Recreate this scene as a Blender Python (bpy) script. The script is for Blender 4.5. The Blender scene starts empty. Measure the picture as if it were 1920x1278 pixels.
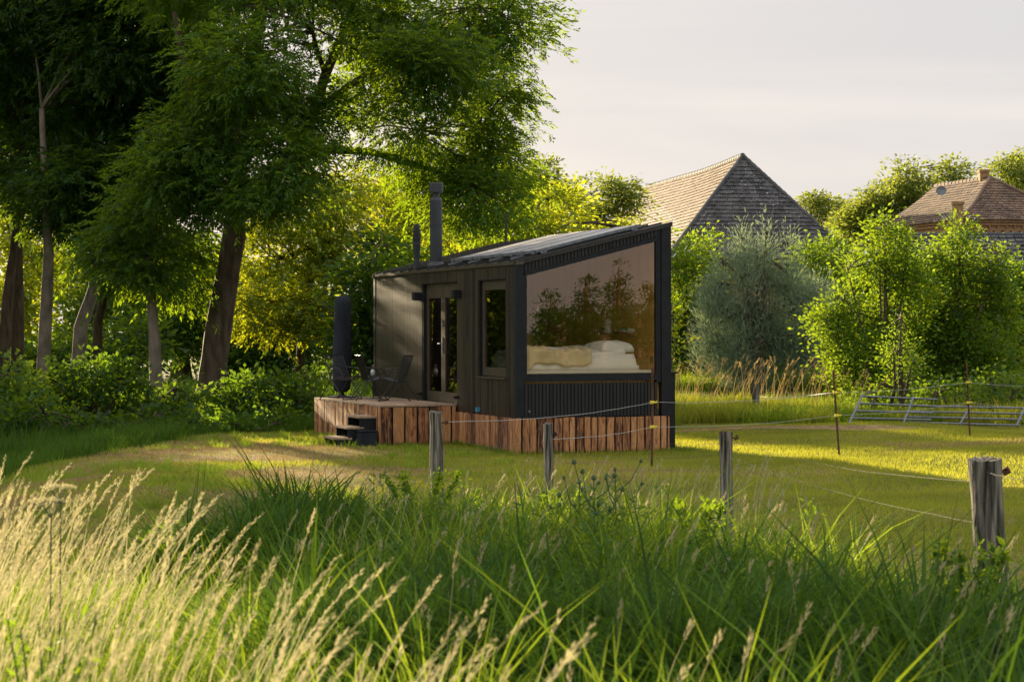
import bpy, math, random
import numpy as np
from mathutils import Vector
random.seed(7); R = np.random.default_rng(11)
C = bpy.context.scene.collection
PI = math.pi
# ------------------------------------------------------------------ camera frame
F = 3701.0; CZ = 1.857; PITCH = 0.0061; ROLL = 0.0021
def at(px, py, Y):
    a = (px-960)/F; b = (639-py)/F
    cr, sr = math.cos(ROLL), math.sin(ROLL)
    a, b = a*cr - b*sr, a*sr + b*cr
    c, s = math.cos(PITCH), math.sin(PITCH)
    # Yc*c + Zc*s = Y ; Z = -Yc*s + Zc*c
    k = Y/(c + b*s)
    return Vector((a*k, Y, CZ + k*(b*c - s)))
def gy(px, py, z=0.0):                       # the point on level z seen at a photo point
    Y = (CZ-z)*F/(py-616.4)
    return at(px, py, Y)

# ------------------------------------------------------------------ object helpers
def tagp(o, label=None, cat=None, group=None, kind=None):
    if label: o['label'] = label
    if cat: o['category'] = cat
    if group: o['group'] = group
    if kind: o['kind'] = kind
    return o
def empty(name, loc=(0, 0, 0), rz=0, label=None, cat=None, group=None):
    o = bpy.data.objects.new(name, None); C.objects.link(o)
    o.location = loc; o.rotation_euler = (0, 0, rz); o.empty_display_size = .2
    return tagp(o, label, cat, group)
def mesh(name, V, faces, mat, parent=None, tone=None, smooth=False):
    """faces: list of integer arrays (n,k); tone: list of float arrays, one per faces array"""
    V = np.asarray(V, np.float32).reshape(-1, 3)
    faces = [np.asarray(f, np.int32) for f in faces if len(f)]
    me = bpy.data.meshes.new(name)
    me.vertices.add(len(V)); me.vertices.foreach_set('co', V.ravel())
    li = np.concatenate([f.ravel() for f in faces])
    tot = np.concatenate([np.full(len(f), f.shape[1], np.int32) for f in faces])
    st = np.concatenate([[0], np.cumsum(tot)[:-1]]).astype(np.int32)
    me.loops.add(len(li)); me.loops.foreach_set('vertex_index', li)
    me.polygons.add(len(tot)); me.polygons.foreach_set('loop_start', st)
    try: me.polygons.foreach_set('loop_total', tot)
    except Exception: pass
    me.polygons.foreach_set('use_smooth', np.full(len(tot), bool(smooth)))
    if tone is not None:
        t = np.concatenate([np.asarray(x, np.float32).ravel() for x in tone])
        a = me.attributes.new('tone', 'FLOAT', 'FACE'); a.data.foreach_set('value', t)
    me.update(calc_edges=True)
    me.materials.append(mat)
    o = bpy.data.objects.new(name, me); C.objects.link(o)
    if parent: o.parent = parent
    return o
class MB:
    """collects boxes, bars and tubes into one mesh"""
    def __init__(s): s.v = []; s.f = {}; s.t = {}; s.n = 0; s.smooth = False
    def add(s, V, Fs, tone=.5):
        V = np.asarray(V, float).reshape(-1, 3)
        for f in Fs:
            k = len(f); s.f.setdefault(k, []).append([i+s.n for i in f]); s.t.setdefault(k, []).append(tone)
        s.v.append(V); s.n += len(V); return s
    def box(s, x0, x1, y0, y1, z0, z1, tone=.5, bev=0):
        V = [(x, y, z) for x in (x0, x1) for y in (y0, y1) for z in (z0, z1)]
        return s.add(V, [(0, 1, 3, 2), (4, 6, 7, 5), (0, 4, 5, 1), (2, 3, 7, 6), (0, 2, 6, 4), (1, 5, 7, 3)], tone)
    def prism(s, poly, y0, y1, tone=.5):     # poly of (x,z), extruded along y
        n = len(poly)
        V = [(x, y0, z) for x, z in poly]+[(x, y1, z) for x, z in poly]
        Fs = [tuple(range(n)), tuple(range(2*n-1, n-1, -1))]+[(i, i+n, (i+1) % n+n, (i+1) % n) for i in range(n)]
        return s.add(V, Fs, tone)
    def prismz(s, poly, z0, z1, tone=.5):    # poly of (x,y), extruded along z
        n = len(poly)
        V = [(x, y, z0) for x, y in poly]+[(x, y, z1) for x, y in poly]
        Fs = [tuple(range(n))[::-1], tuple(range(n, 2*n))]+[(i, (i+1) % n, (i+1) % n+n, i+n) for i in range(n)]
        return s.add(V, Fs, tone)
    def tube(s, pts, rad, n=8, tone=.5, cap=True):
        P = [Vector(p) for p in pts]; m = len(P)
        if not hasattr(rad, '__len__'): rad = [rad]*m
        V = []; up = Vector((0, 0, 1)); prev = None
        for i in range(m):
            d = (P[min(i+1, m-1)]-P[max(i-1, 0)])
            d = d.normalized() if d.length > 1e-9 else Vector((0, 0, 1))
            if prev is None:
                a = d.cross(up) if abs(d.z) < .95 else d.cross(Vector((1, 0, 0)))
            else: a = prev-d*prev.dot(d)
            a.normalize(); prev = a; b = d.cross(a)
            for k in range(n):
                t = 2*PI*k/n; V.append(P[i]+(a*math.cos(t)+b*math.sin(t))*rad[i])
        Fs = [(i*n+k, i*n+(k+1) % n, (i+1)*n+(k+1) % n, (i+1)*n+k) for i in range(m-1) for k in range(n)]
        if cap: Fs += [tuple(range(n))[::-1], tuple(range((m-1)*n, m*n))]
        return s.add([tuple(v) for v in V], Fs, tone)
    def lathe(s, prof, x, y, n=20, tone=.5):  # prof of (r,z)
        V = [(x+r*math.cos(2*PI*k/n), y+r*math.sin(2*PI*k/n), z) for r, z in prof for k in range(n)]
        m = len(prof)
        Fs = [(i*n+k, i*n+(k+1) % n, (i+1)*n+(k+1) % n, (i+1)*n+k) for i in range(m-1) for k in range(n)]
        Fs += [tuple(range(n))[::-1], tuple(range((m-1)*n, m*n))]
        return s.add(V, Fs, tone)
    def build(s, name, mat, parent=None, smooth=False, bevel=0):
        V = np.concatenate(s.v)
        o = mesh(name, V, [np.array(x) for x in s.f.values()], mat, parent, [np.array(x) for x in s.t.values()], smooth)
        if bevel:
            m = o.modifiers.new('b', 'BEVEL'); m.width = bevel; m.segments = 2; m.limit_method = 'ANGLE'
        return o

# ------------------------------------------------------------------ materials
def nt(name):
    m = bpy.data.materials.new(name); m.use_nodes = True
    t = m.node_tree; t.nodes.clear()
    return m, t, t.nodes.new('ShaderNodeOutputMaterial')
def N(t, typ, **kw):
    n = t.nodes.new('ShaderNode'+typ)
    for k, v in kw.items():
        if k in n.inputs.keys(): n.inputs[k].default_value = v
        else: setattr(n, k, v)
    return n
def ramp(t, fac, stops):
    r = t.nodes.new('ShaderNodeValToRGB'); t.links.new(fac, r.inputs[0])
    e = r.color_ramp.elements
    while len(e) < len(stops): e.new(.5)
    for i, (p, c) in enumerate(stops): e[i].position = p; e[i].color = (*c, 1)
    return r.outputs[0]
def tone_of(t):
    a = t.nodes.new('ShaderNodeAttribute'); a.attribute_name = 'tone'; return a.outputs['Fac']
def coords(t, scale=(1, 1, 1), kind='Object'):
    tc = t.nodes.new('ShaderNodeTexCoord'); mp = t.nodes.new('ShaderNodeMapping')
    mp.inputs['Scale'].default_value = scale; t.links.new(tc.outputs[kind], mp.inputs[0]); return mp.outputs[0]
def leafmat(name, dark, light, trans, tr=.45, gloss=.06):
    m, t, out = nt(name)
    tn = tone_of(t)
    c = ramp(t, tn, [(0, dark), (1, light)])
    c2 = ramp(t, tn, [(0, tuple(x*.6 for x in trans)), (1, trans)])
    d = N(t, 'BsdfDiffuse'); t.links.new(c, d.inputs[0])
    l = N(t, 'BsdfTranslucent'); t.links.new(c2, l.inputs[0])
    x = N(t, 'MixShader'); x.inputs[0].default_value = tr
    t.links.new(d.outputs[0], x.inputs[1]); t.links.new(l.outputs[0], x.inputs[2])
    g = N(t, 'BsdfGlossy'); g.inputs['Roughness'].default_value = .45; g.inputs[0].default_value = (.8, .9, .8, 1)
    y = N(t, 'MixShader'); y.inputs[0].default_value = gloss
    t.links.new(x.outputs[0], y.inputs[1]); t.links.new(g.outputs[0], y.inputs[2]); t.links.new(y.outputs[0], out.inputs[0])
    return m
def pmat(name, stops, scale=(4, 4, 4), rough=.7, spec=.3, detail=6, dist=0, bump=.0, bscale=None, metal=0, usetone=0, coat=0):
    """noise-driven principled material; usetone mixes the per-face tone into the ramp position"""
    m, t, out = nt(name)
    co = coords(t, scale)
    n = N(t, 'TexNoise'); n.inputs['Scale'].default_value = 1; n.inputs['Detail'].default_value = detail
    n.inputs['Distortion'].default_value = dist; t.links.new(co, n.inputs['Vector'])
    f = n.outputs['Fac']
    if usetone:
        a = N(t, 'Math', operation='MULTIPLY_ADD'); t.links.new(tone_of(t), a.inputs[0]); a.inputs[1].default_value = usetone; a.inputs[2].default_value = -usetone/2
        b = N(t, 'Math', operation='ADD'); t.links.new(f, b.inputs[0]); t.links.new(a.outputs[0], b.inputs[1]); f = b.outputs[0]
    p = N(t, 'BsdfPrincipled'); t.links.new(ramp(t, f, stops), p.inputs['Base Color'])
    p.inputs['Roughness'].default_value = rough; p.inputs['Specular IOR Level'].default_value = spec; p.inputs['Metallic'].default_value = metal
    if coat: p.inputs['Coat Weight'].default_value = coat
    if bump:
        b = N(t, 'Bump'); b.inputs['Strength'].default_value = bump; b.inputs['Distance'].default_value = .02
        if bscale:
            n2 = N(t, 'TexNoise'); n2.inputs['Scale'].default_value = 1; n2.inputs['Detail'].default_value = 4; t.links.new(coords(t, bscale), n2.inputs['Vector']); t.links.new(n2.outputs['Fac'], b.inputs['Height'])
        else: t.links.new(n.outputs['Fac'], b.inputs['Height'])
        t.links.new(b.outputs[0], p.inputs['Normal'])
    t.links.new(p.outputs[0], out.inputs[0]); return m
M = {}
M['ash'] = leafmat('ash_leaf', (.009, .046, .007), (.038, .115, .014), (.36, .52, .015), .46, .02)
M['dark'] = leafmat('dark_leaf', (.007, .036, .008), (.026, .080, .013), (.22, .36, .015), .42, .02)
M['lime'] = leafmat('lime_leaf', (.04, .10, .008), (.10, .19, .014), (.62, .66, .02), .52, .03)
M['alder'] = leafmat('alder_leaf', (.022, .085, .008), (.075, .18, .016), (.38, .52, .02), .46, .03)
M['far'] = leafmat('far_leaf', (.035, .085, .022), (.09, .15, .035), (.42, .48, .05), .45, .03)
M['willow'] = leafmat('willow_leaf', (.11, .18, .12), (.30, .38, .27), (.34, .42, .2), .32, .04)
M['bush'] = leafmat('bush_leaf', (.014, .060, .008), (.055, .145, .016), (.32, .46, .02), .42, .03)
M['lawn'] = leafmat('lawn_blade', (.14, .21, .028), (.27, .31, .055), (.64, .62, .045), .46, .01)
M['dry'] = leafmat('dry_blade', (.26, .18, .085), (.46, .33, .17), (.5, .36, .12), .35, .012)
M['tall'] = leafmat('tall_blade', (.025, .095, .006), (.24, .35, .035), (.38, .50, .025), .40, .012)
M['deep'] = leafmat('deep_blade', (.008, .042, .005), (.085, .17, .018), (.16, .30, .02), .34, .012)
M['straw'] = leafmat('straw', (.28, .25, .12), (.62, .56, .33), (.58, .51, .27), .36, .012)
M['bark'] = pmat('bark', [(.3, (.040, .030, .020)), (.7, (.13, .10, .07))], (9, 9, 2.2), .9, .2, bump=.8)
M['palebark'] = pmat('pale_bark', [(.3, (.10, .085, .065)), (.7, (.26, .22, .17))], (6, 6, 3), .9, .2, bump=.6)
M['black'] = pmat('black_cladding', [(.3, (.011, .013, .011)), (.7, (.060, .047, .029))], (14, 14, 1.2), .42, .4, bump=.15, usetone=.7)
M['trim'] = pmat('black_trim', [(.3, (.006, .008, .011)), (.7, (.013, .016, .020))], (8, 8, 8), .5, .25)
M['gable'] = pmat('shaded_gable_cladding', [(.3, (.010, .013, .015)), (.7, (.024, .026, .027))], (14, 14, 1.2), .5, .3, bump=.15, usetone=.3)  # door wall cladding again, gable shade put in as a darker, cooler tone
M['bronze'] = pmat('door_paint', [(.3, (.045, .036, .024)), (.7, (.075, .058, .036))], (8, 8, 8), .38, .5)
M['metal'] = pmat('dark_metal', [(.3, (.018, .018, .018)), (.7, (.035, .034, .032))], (20, 20, 20), .35, .5, metal=.4)
M['flue'] = pmat('flue_metal', [(.3, (.016, .022, .028)), (.7, (.034, .042, .050))], (6, 6, 2), .38, .5, metal=.3)
M['steel'] = pmat('galvanised', [(.3, (.11, .125, .13)), (.7, (.21, .235, .25))], (20, 20, 20), .5, .5, metal=.5)
M['ply'] = pmat('plywood', [(.25, (.50, .28, .055)), (.75, (.70, .43, .11))], (3, 3, .8), .55, .4, dist=1.5)
M['sheet'] = pmat('white_sheet', [(.3, (.80, .82, .86)), (.7, (.88, .89, .92))], (5, 5, 5), .9, .1, bump=.25)
M['throw'] = pmat('cream_throw', [(.3, (.66, .57, .38)), (.7, (.78, .70, .50))], (9, 9, 9), .95, .1, bump=.35)
M['post'] = pmat('weathered_post', [(.36, (.03, .028, .024)), (.50, (.13, .12, .10)), (.64, (.30, .28, .235))], (46, 46, 2.6), .95, .15, bump=1.0, detail=8)
M['rust'] = pmat('rusty_rod', [(.3, (.06, .030, .018)), (.7, (.15, .075, .04))], (30, 30, 12), .9, .2)
M['wire'] = pmat('wire', [(.3, (.32, .33, .32)), (.7, (.45, .46, .44))], (30, 30, 30), .5, .5, metal=.3)
M['barb'] = pmat('barbed_wire', [(.3, (.09, .08, .07)), (.7, (.16, .14, .12))], (30, 30, 30), .7, .3)
M['yellow'] = pmat('yellow_plastic', [(.3, (.75, .60, .03)), (.7, (.85, .70, .05))], (9, 9, 9), .5, .4)
M['fabric'] = pmat('black_cover', [(.3, (.012, .016, .022)), (.7, (.028, .034, .044))], (5, 5, 2), .9, .2, bump=.3)
M['brick'] = pmat('brick_wall', [(.3, (.26, .15, .075)), (.7, (.38, .24, .12))], (6, 6, 6), .9, .2)
M['red'] = pmat('red_book', [(.3, (.45, .05, .04)), (.7, (.55, .07, .05))], (9, 9, 9), .6)
M['white'] = pmat('white_enamel', [(.3, (.66, .68, .68)), (.7, (.75, .77, .77))], (9, 9, 9), .4)
M['green'] = pmat('green_book', [(.3, (.10, .26, .14)), (.7, (.14, .34, .2))], (9, 9, 9), .6)
M['blue'] = pmat('blue_plastic', [(.3, (.05, .20, .32)), (.7, (.07, .26, .40))], (9, 9, 9), .5)
M['floor'] = pmat('interior_floor', [(.3, (.16, .10, .05)), (.7, (.24, .15, .08))], (3, 3, 3), .6)
M['soil'] = pmat('soil', [(.3, (.09, .055, .035)), (.7, (.18, .12, .08))], (14, 14, 14), 1, .1, bump=.8)

def woodmat(name, cols, sc=1.0, rough=.75):
    """scorched planks: long grain with knots; per-plank tone"""
    m, t, out = nt(name)
    tc = N(t, 'TexCoord'); tn = tone_of(t)
    sh = N(t, 'Math', operation='MULTIPLY'); t.links.new(tn, sh.inputs[0]); sh.inputs[1].default_value = 57.0
    cb = N(t, 'CombineXYZ'); t.links.new(sh.outputs[0], cb.inputs[2]); t.links.new(sh.outputs[0], cb.inputs[0])
    ad = N(t, 'VectorMath', operation='ADD'); t.links.new(tc.outputs['Object'], ad.inputs[0]); t.links.new(cb.outputs[0], ad.inputs[1])
    mp = N(t, 'Mapping'); mp.inputs['Scale'].default_value = (26*sc, 26*sc, 3.2*sc); t.links.new(ad.outputs[0], mp.inputs[0])
    n = N(t, 'TexNoise'); n.inputs['Scale'].default_value = 1; n.inputs['Detail'].default_value = 5; n.inputs['Distortion'].default_value = 1.6; t.links.new(mp.outputs[0], n.inputs['Vector'])
    a = N(t, 'Math', operation='MULTIPLY_ADD'); t.links.new(tn, a.inputs[0]); a.inputs[1].default_value = .34; t.links.new(n.outputs['Fac'], a.inputs[2])
    s = N(t, 'Math', operation='SUBTRACT'); t.links.new(a.outputs[0], s.inputs[0]); s.inputs[1].default_value = .17
    p = N(t, 'BsdfPrincipled'); t.links.new(ramp(t, s.outputs[0], cols), p.inputs['Base Color']); p.inputs['Roughness'].default_value = rough
    b = N(t, 'Bump'); b.inputs['Strength'].default_value = .5; b.inputs['Distance'].default_value = .01; t.links.new(n.outputs['Fac'], b.inputs['Height']); t.links.new(b.outputs[0], p.inputs['Normal'])
    t.links.new(p.outputs[0], out.inputs[0]); return m
M['plank'] = woodmat('scorched_plank', [(.30, (.035, .015, .008)), (.42, (.21, .082, .030)), (.55, (.40, .185, .070)), (.75, (.54, .28, .12))])
M['deck'] = woodmat('deck_board', [(.3, (.20, .13, .08)), (.7, (.42, .30, .20))], .5)

def glassmat(name, tint, refl):
    m, t, out = nt(name)
    tr = N(t, 'BsdfTransparent'); tr.inputs[0].default_value = (*tint, 1)
    g = N(t, 'BsdfGlossy'); g.inputs['Roughness'].default_value = .0; g.inputs[0].default_value = (.98, .78, .66, 1)
    lw = N(t, 'LayerWeight'); lw.inputs[0].default_value = .5
    pw_ = N(t, 'Math', operation='POWER'); t.links.new(lw.outputs['Facing'], pw_.inputs[0]); pw_.inputs[1].default_value = 4.0
    fr = N(t, 'Math', operation='MULTIPLY_ADD'); t.links.new(pw_.outputs[0], fr.inputs[0]); fr.inputs[1].default_value = 1-refl; fr.inputs[2].default_value = refl
    x = N(t, 'MixShader'); t.links.new(fr.outputs[0], x.inputs[0]); t.links.new(tr.outputs[0], x.inputs[1]); t.links.new(g.outputs[0], x.inputs[2])
    t.links.new(x.outputs[0], out.inputs[0]); return m
M['glass'] = glassmat('picture_glass', (.94, .92, .86), .085)
M['pane'] = glassmat('side_glass', (.50, .50, .46), .10)  # darkened tint stands in for the dim interior behind the panes
M['clear'] = glassmat('clear_glass', (.93, .95, .95), .05)

def tilemat(name, c0, c1, c2, w=.24, h=.34):
    m, t, out = nt(name)
    tn = tone_of(t)
    n = N(t, 'TexNoise'); n.inputs['Scale'].default_value = 1.0; n.inputs['Detail'].default_value = 8; t.links.new(coords(t, (1.6, 1.6, 1.6)), n.inputs['Vector'])
    a = N(t, 'Math', operation='MULTIPLY_ADD'); t.links.new(tn, a.inputs[0]); a.inputs[1].default_value = .5; t.links.new(n.outputs['Fac'], a.inputs[2])
    s = N(t, 'Math', operation='SUBTRACT'); t.links.new(a.outputs[0], s.inputs[0]); s.inputs[1].default_value = .25
    p = N(t, 'BsdfPrincipled'); t.links.new(ramp(t, s.outputs[0], [(.25, c0), (.5, c1), (.78, c2)]), p.inputs['Base Color']); p.inputs['Roughness'].default_value = .8
    t.links.new(p.outputs[0], out.inputs[0]); return m
M['tile'] = tilemat('sunlit_clay_tile', (.11, .072, .046), (.165, .112, .072), (.235, .162, .105))  # barn tile with the sunlight of the long slope put into its colour
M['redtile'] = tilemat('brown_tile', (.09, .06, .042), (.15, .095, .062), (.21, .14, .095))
M['shadetile'] = tilemat('shaded_clay_tile', (.043, .045, .050), (.072, .075, .081), (.112, .115, .12))  # same barn tile, shade of the hip end painted in as blue-grey
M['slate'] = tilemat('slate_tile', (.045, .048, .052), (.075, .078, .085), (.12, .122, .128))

# ------------------------------------------------------------------ world, sun, camera
SAZ = math.atan2(-.427, .904); SEL = math.radians(10.5)
S = Vector((math.cos(SEL)*math.sin(SAZ), math.cos(SEL)*math.cos(SAZ), math.sin(SEL)))
w = bpy.data.worlds.new('World'); bpy.context.scene.world = w; w.use_nodes = True
t = w.node_tree; t.nodes.clear()
sky = N(t, 'TexSky'); sky.sky_type = 'NISHITA'; sky.sun_disc = False; sky.sun_elevation = SEL; sky.sun_rotation = SAZ
sky.dust_density = 3.0; sky.air_density = 1.0; sky.ozone_density = 1.0
cld = N(t, 'TexNoise'); cld.inputs['Scale'].default_value = 1.0; cld.inputs['Detail'].default_value = 7; cld.inputs['Distortion'].default_value = .6
t.links.new(coords(t, (2.2, 1.2, 16), 'Generated'), cld.inputs['Vector'])
veil = ramp(t, cld.outputs['Fac'], [(.30, (2.85, 2.78, 2.86)), (.46, (2.95, 2.86, 2.90)), (.58, (3.2, 3.06, 3.02)), (.72, (3.5, 3.28, 3.12))])
mx = N(t, 'MixRGB'); mx.inputs[0].default_value = .95; t.links.new(sky.outputs[0], mx.inputs[1])
sx = N(t, 'SeparateXYZ'); tcw = N(t, 'TexCoord'); t.links.new(tcw.outputs['Generated'], sx.inputs[0])      # thin overcast: brighter towards the zenith
mr = N(t, 'MapRange'); t.links.new(sx.outputs[2], mr.inputs[0]); mr.inputs[1].default_value = .17; mr.inputs[2].default_value = .8; mr.inputs[3].default_value = 1.0; mr.inputs[4].default_value = 1.65
vs = N(t, 'VectorMath', operation='SCALE'); t.links.new(veil, vs.inputs[0]); t.links.new(mr.outputs[0], vs.inputs['Scale']); t.links.new(vs.outputs[0], mx.inputs[2])
bg = N(t, 'Background'); bg.inputs['Strength'].default_value = .068; t.links.new(mx.outputs[0], bg.inputs[0])
wo = t.nodes.new('ShaderNodeOutputWorld'); t.links.new(bg.outputs[0], wo.inputs[0])
sl = bpy.data.lights.new('sun', 'SUN'); sl.energy = 5.0; sl.angle = math.radians(.6); sl.color = (1, .80, .50)
so = bpy.data.objects.new('sun', sl); C.objects.link(so); so.rotation_euler = S.to_track_quat('Z', 'Y').to_euler(); so.location = S*200
cam = bpy.data.cameras.new('camera'); co_ = bpy.data.objects.new('camera', cam); C.objects.link(co_)
cam.sensor_width = 36; cam.lens = F/1920*36; cam.clip_end = 3000; cam.clip_start = .1
co_.location = (0, 0, CZ)
from mathutils import Matrix
co_.rotation_euler = (Matrix.Rotation(PI/2-PITCH, 4, 'X') @ Matrix.Rotation(-ROLL, 4, 'Z')).to_euler()
cam.dof.use_dof = True; cam.dof.focus_distance = 29.5; cam.dof.aperture_fstop = 6.0
sc = bpy.context.scene; sc.camera = co_
sc.view_settings.view_transform = 'Standard'; sc.view_settings.look = 'None'; sc.view_settings.exposure = 1.84; sc.view_settings.gamma = 1
sc.render.resolution_x = 1024; sc.render.resolution_y = 681
sc.cycles.use_denoising = True
sc.cycles.max_bounces = 7; sc.cycles.diffuse_bounces = 3; sc.cycles.transmission_bounces = 4; sc.cycles.transparent_max_bounces = 10; sc.cycles.glossy_bounces = 3

# ------------------------------------------------------------------ cabin frame
YAW = .3573; CX, CY, B = .0688, 29.07, .545
EU = Vector((math.cos(YAW), math.sin(YAW), 0)); EV = Vector((-math.sin(YAW), math.cos(YAW), 0)); CO = Vector((CX, CY, 0))
def loc2w(u, v, z): return CO+EU*u+EV*v+Vector((0, 0, z))
# ------------------------------------------------------------------ ground
def G(x, y):
    x = np.asarray(x, float); y = np.asarray(y, float)
    z = .045*np.sin(.55*x+.31*y)+.035*np.sin(.8*y-.5*x+1)+.02*np.sin(1.9*x+.7*y)+.015*np.sin(2.3*y-1.1*x)
    d = np.hypot(x+.8, y-31)
    z = z*np.clip((d-3)/6, .15, 1)
    z = z+.16*np.exp(-((x+4.6)/2.2)**2-((y-23)/4.5)**2)
    z = z-.55*np.exp(-((x+9.0)/2.2)**2)*np.clip((34-y)/10, 0, 1)       # shallow ditch on the left
    z = z-.30*np.clip((y-47)/4, 0, 1)*np.clip((62-y)/4, 0, 1)*np.clip((x-1)/3, 0, 1)   # pond hollow
    return z
def axis(segs):
    out = []
    for a, b, s in segs: out += list(np.arange(a, b, s))
    return np.array(out+[segs[-1][1]])
xs = axis([(-900, -60, 60), (-60, -14, 3), (-14, 16, .33), (16, 64, 3), (64, 900, 60)])
ys = axis([(-400, -20, 20), (-20, 3, 2), (3, 42, .33), (42, 90, 1.5), (90, 200, 10), (200, 1400, 80)])
X, Y = np.meshgrid(xs, ys); Z = G(X, Y)
nx, ny = len(xs), len(ys)
i = np.arange(nx-1)[None, :]+np.arange(ny-1)[:, None]*nx
gf = np.stack([i, i+1, i+1+nx, i+nx], -1).reshape(-1, 4)
m, t, out = nt('ground')
n1 = N(t, 'TexNoise'); n1.inputs['Scale'].default_value = .55; n1.inputs['Detail'].default_value = 6; t.links.new(coords(t), n1.inputs['Vector'])
n2 = N(t, 'TexNoise'); n2.inputs['Scale'].default_value = 9; n2.inputs['Detail'].default_value = 6; t.links.new(coords(t), n2.inputs['Vector'])
c1 = ramp(t, n1.outputs['Fac'], [(.36, (.10, .13, .026)), (.50, (.15, .17, .040)), (.64, (.25, .19, .10))])
c2 = ramp(t, n2.outputs['Fac'], [(.3, (.45, .45, .45)), (.7, (1.25, 1.2, 1.1))])
mm = N(t, 'MixRGB', blend_type='MULTIPLY'); mm.inputs[0].default_value = 1; t.links.new(c1, mm.inputs[1]); t.links.new(c2, mm.inputs[2])
p = N(t, 'BsdfPrincipled'); p.inputs['Roughness'].default_value = 1; p.inputs['Specular IOR Level'].default_value = .1; t.links.new(mm.outputs[0], p.inputs['Base Color'])
bp = N(t, 'Bump'); bp.inputs['Strength'].default_value = .7; bp.inputs['Distance'].default_value = .04; t.links.new(n2.outputs['Fac'], bp.inputs['Height']); t.links.new(bp.outputs[0], p.inputs['Normal'])
t.links.new(p.outputs[0], out.inputs[0])
M['ground'] = m
tagp(mesh('ground', np.stack([X, Y, Z], -1).reshape(-1, 3), [gf], m, smooth=True), kind='structure')
def sheet(name, poly, dz, mat):              # irregular patch following the ground
    from mathutils.geometry import tessellate_polygon
    P = np.array(poly); c = P.mean(0)
    rings = np.linspace(0, 1, 12)[1:]
    V = [(c[0], c[1])]+[tuple(c+(p-c)*r) for r in rings for p in P]; n = len(P)
    V = np.array(V); z = G(V[:, 0], V[:, 1])+dz
    f3 = [(0, 1+k, 1+(k+1) % n) for k in range(n)]
    f4 = [(1+r*n+k, 1+(r+1)*n+k, 1+(r+1)*n+(k+1) % n, 1+r*n+(k+1) % n) for r in range(len(rings)-1) for k in range(n)]
    return tagp(mesh(name, np.c_[V, z], [f3, f4], mat, smooth=True), kind='structure')
def wob(cx, cy, rx, ry, rot=0, n=40, a=.12, seed=0):
    r = np.random.default_rng(seed); th = np.linspace(0, 2*PI, n, endpoint=False)
    k = 1+a*np.sin(3*th+r.random()*6)+a*.7*np.sin(5*th+r.random()*6)+a*.4*np.sin(9*th+r.random()*6)
    x, y = rx*k*np.cos(th), ry*k*np.sin(th)
    return [(cx+a_*math.cos(rot)-b_*math.sin(rot), cy+a_*math.sin(rot)+b_*math.cos(rot)) for a_, b_ in zip(x, y)]
M['dirt'] = pmat('dirt', [(.3, (.13, .085, .045)), (.5, (.22, .15, .085)), (.7, (.32, .22, .13))], (5, 5, 5), 1, .1, bump=.7)
DIRT = [(-3.9, 28.6, 2.3, 2.3, .2), (-2.2, 24.4, 1.3, 2.2, .3), (5.0, 35.6, 3.2, .55, 0), (-2.6, 20.5, .7, 1.6, .1)]
for k, (a, b, c, d, e) in enumerate(DIRT[2:3]): sheet('path', wob(a, b, c, d, e, seed=k), .012, M['dirt'])
def dirtmask(x, y):
    m_ = np.zeros_like(x)
    for a, b, c, d, e in DIRT: m_ = np.maximum(m_, np.exp(-(((x-a)/c)**2+((y-b)/d)**2)**2))
    return m_
m, t, out = nt('pond_water')
n1 = N(t, 'TexNoise'); n1.inputs['Scale'].default_value = 1.6; n1.inputs['Detail'].default_value = 8; t.links.new(coords(t), n1.inputs['Vector'])
p = N(t, 'BsdfPrincipled'); t.links.new(ramp(t, n1.outputs['Fac'], [(.42, (.02, .03, .012)), (.52, (.14, .19, .05))]), p.inputs['Base Color']); p.inputs['Roughness'].default_value = .25
t.links.new(p.outputs[0], out.inputs[0])
tagp(mesh('pond_water', [(2, 48, -.16), (30, 48, -.16), (30, 61, -.16), (2, 61, -.16)], [[(0, 1, 2, 3)]], m), kind='structure')

# ------------------------------------------------------------------ cabin
W_, L_, H1, H2 = 2.488, 7.39, 2.305, 2.912
SLP = (H2-H1)/W_
def roofz(u): return H1+SLP*u
cabin = empty('tiny_cabin', (CX, CY, 0), YAW, 'black ribbed tiny cabin with a sloping roof and a large picture window', 'cabin')
class LB(MB):                                # cabin-local builder, z measured from the cabin floor beam
    def bx(s, u0, u1, v0, v1, z0, z1, tone=.5): return s.box(u0, u1, v0, v1, B+z0, B+z1, tone)
    def pr(s, poly, v0, v1, tone=.5): return s.prism([(a, B+b) for a, b in poly], v0, v1, tone)
DV0, DV1, DZ0, DZ1 = 2.71, 4.49, .115, 2.066
WV0, WV1, WZ0, WZ1 = .463, 1.653, .584, 2.058
rr = random.Random(3)
# long door wall: backing and ribs
b = LB()
for v0, v1, z0, z1 in [(.02, WV0, 0, H1-.03), (WV0, WV1, 0, WZ0), (WV0, WV1, WZ1, H1-.03), (WV1, DV0, 0, H1-.03), (DV0, DV1, 0, DZ0), (DV0, DV1, DZ1, H1-.03), (DV1, L_-.1, 0, H1-.03)]:
    b.bx(.016, .10, v0, v1, z0, z1)
v = .03
while v < L_-.02:
    hi = H1-.045; tn = rr.uniform(.1, .9); q = .033
    spans = [(0, hi)]
    if WV0-q < v < WV1: spans = [(0, WZ0-.03), (WZ1+.015, hi)]
    if DV0-q < v < DV1: spans = [(0, DZ0-.02), (DZ1+.015, hi)]
    for a, c in spans:
        if c-a > .03: b.bx(0, .016, v, v+q, a, c, tn)
    v += .049
b.build('door_wall', M['black'], cabin)
b = LB(); b.bx(-.022, .10, -.03, L_+.02, H1-.045, H1+.0, .5); b.build('eave_trim', M['bronze'], cabin)
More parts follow.
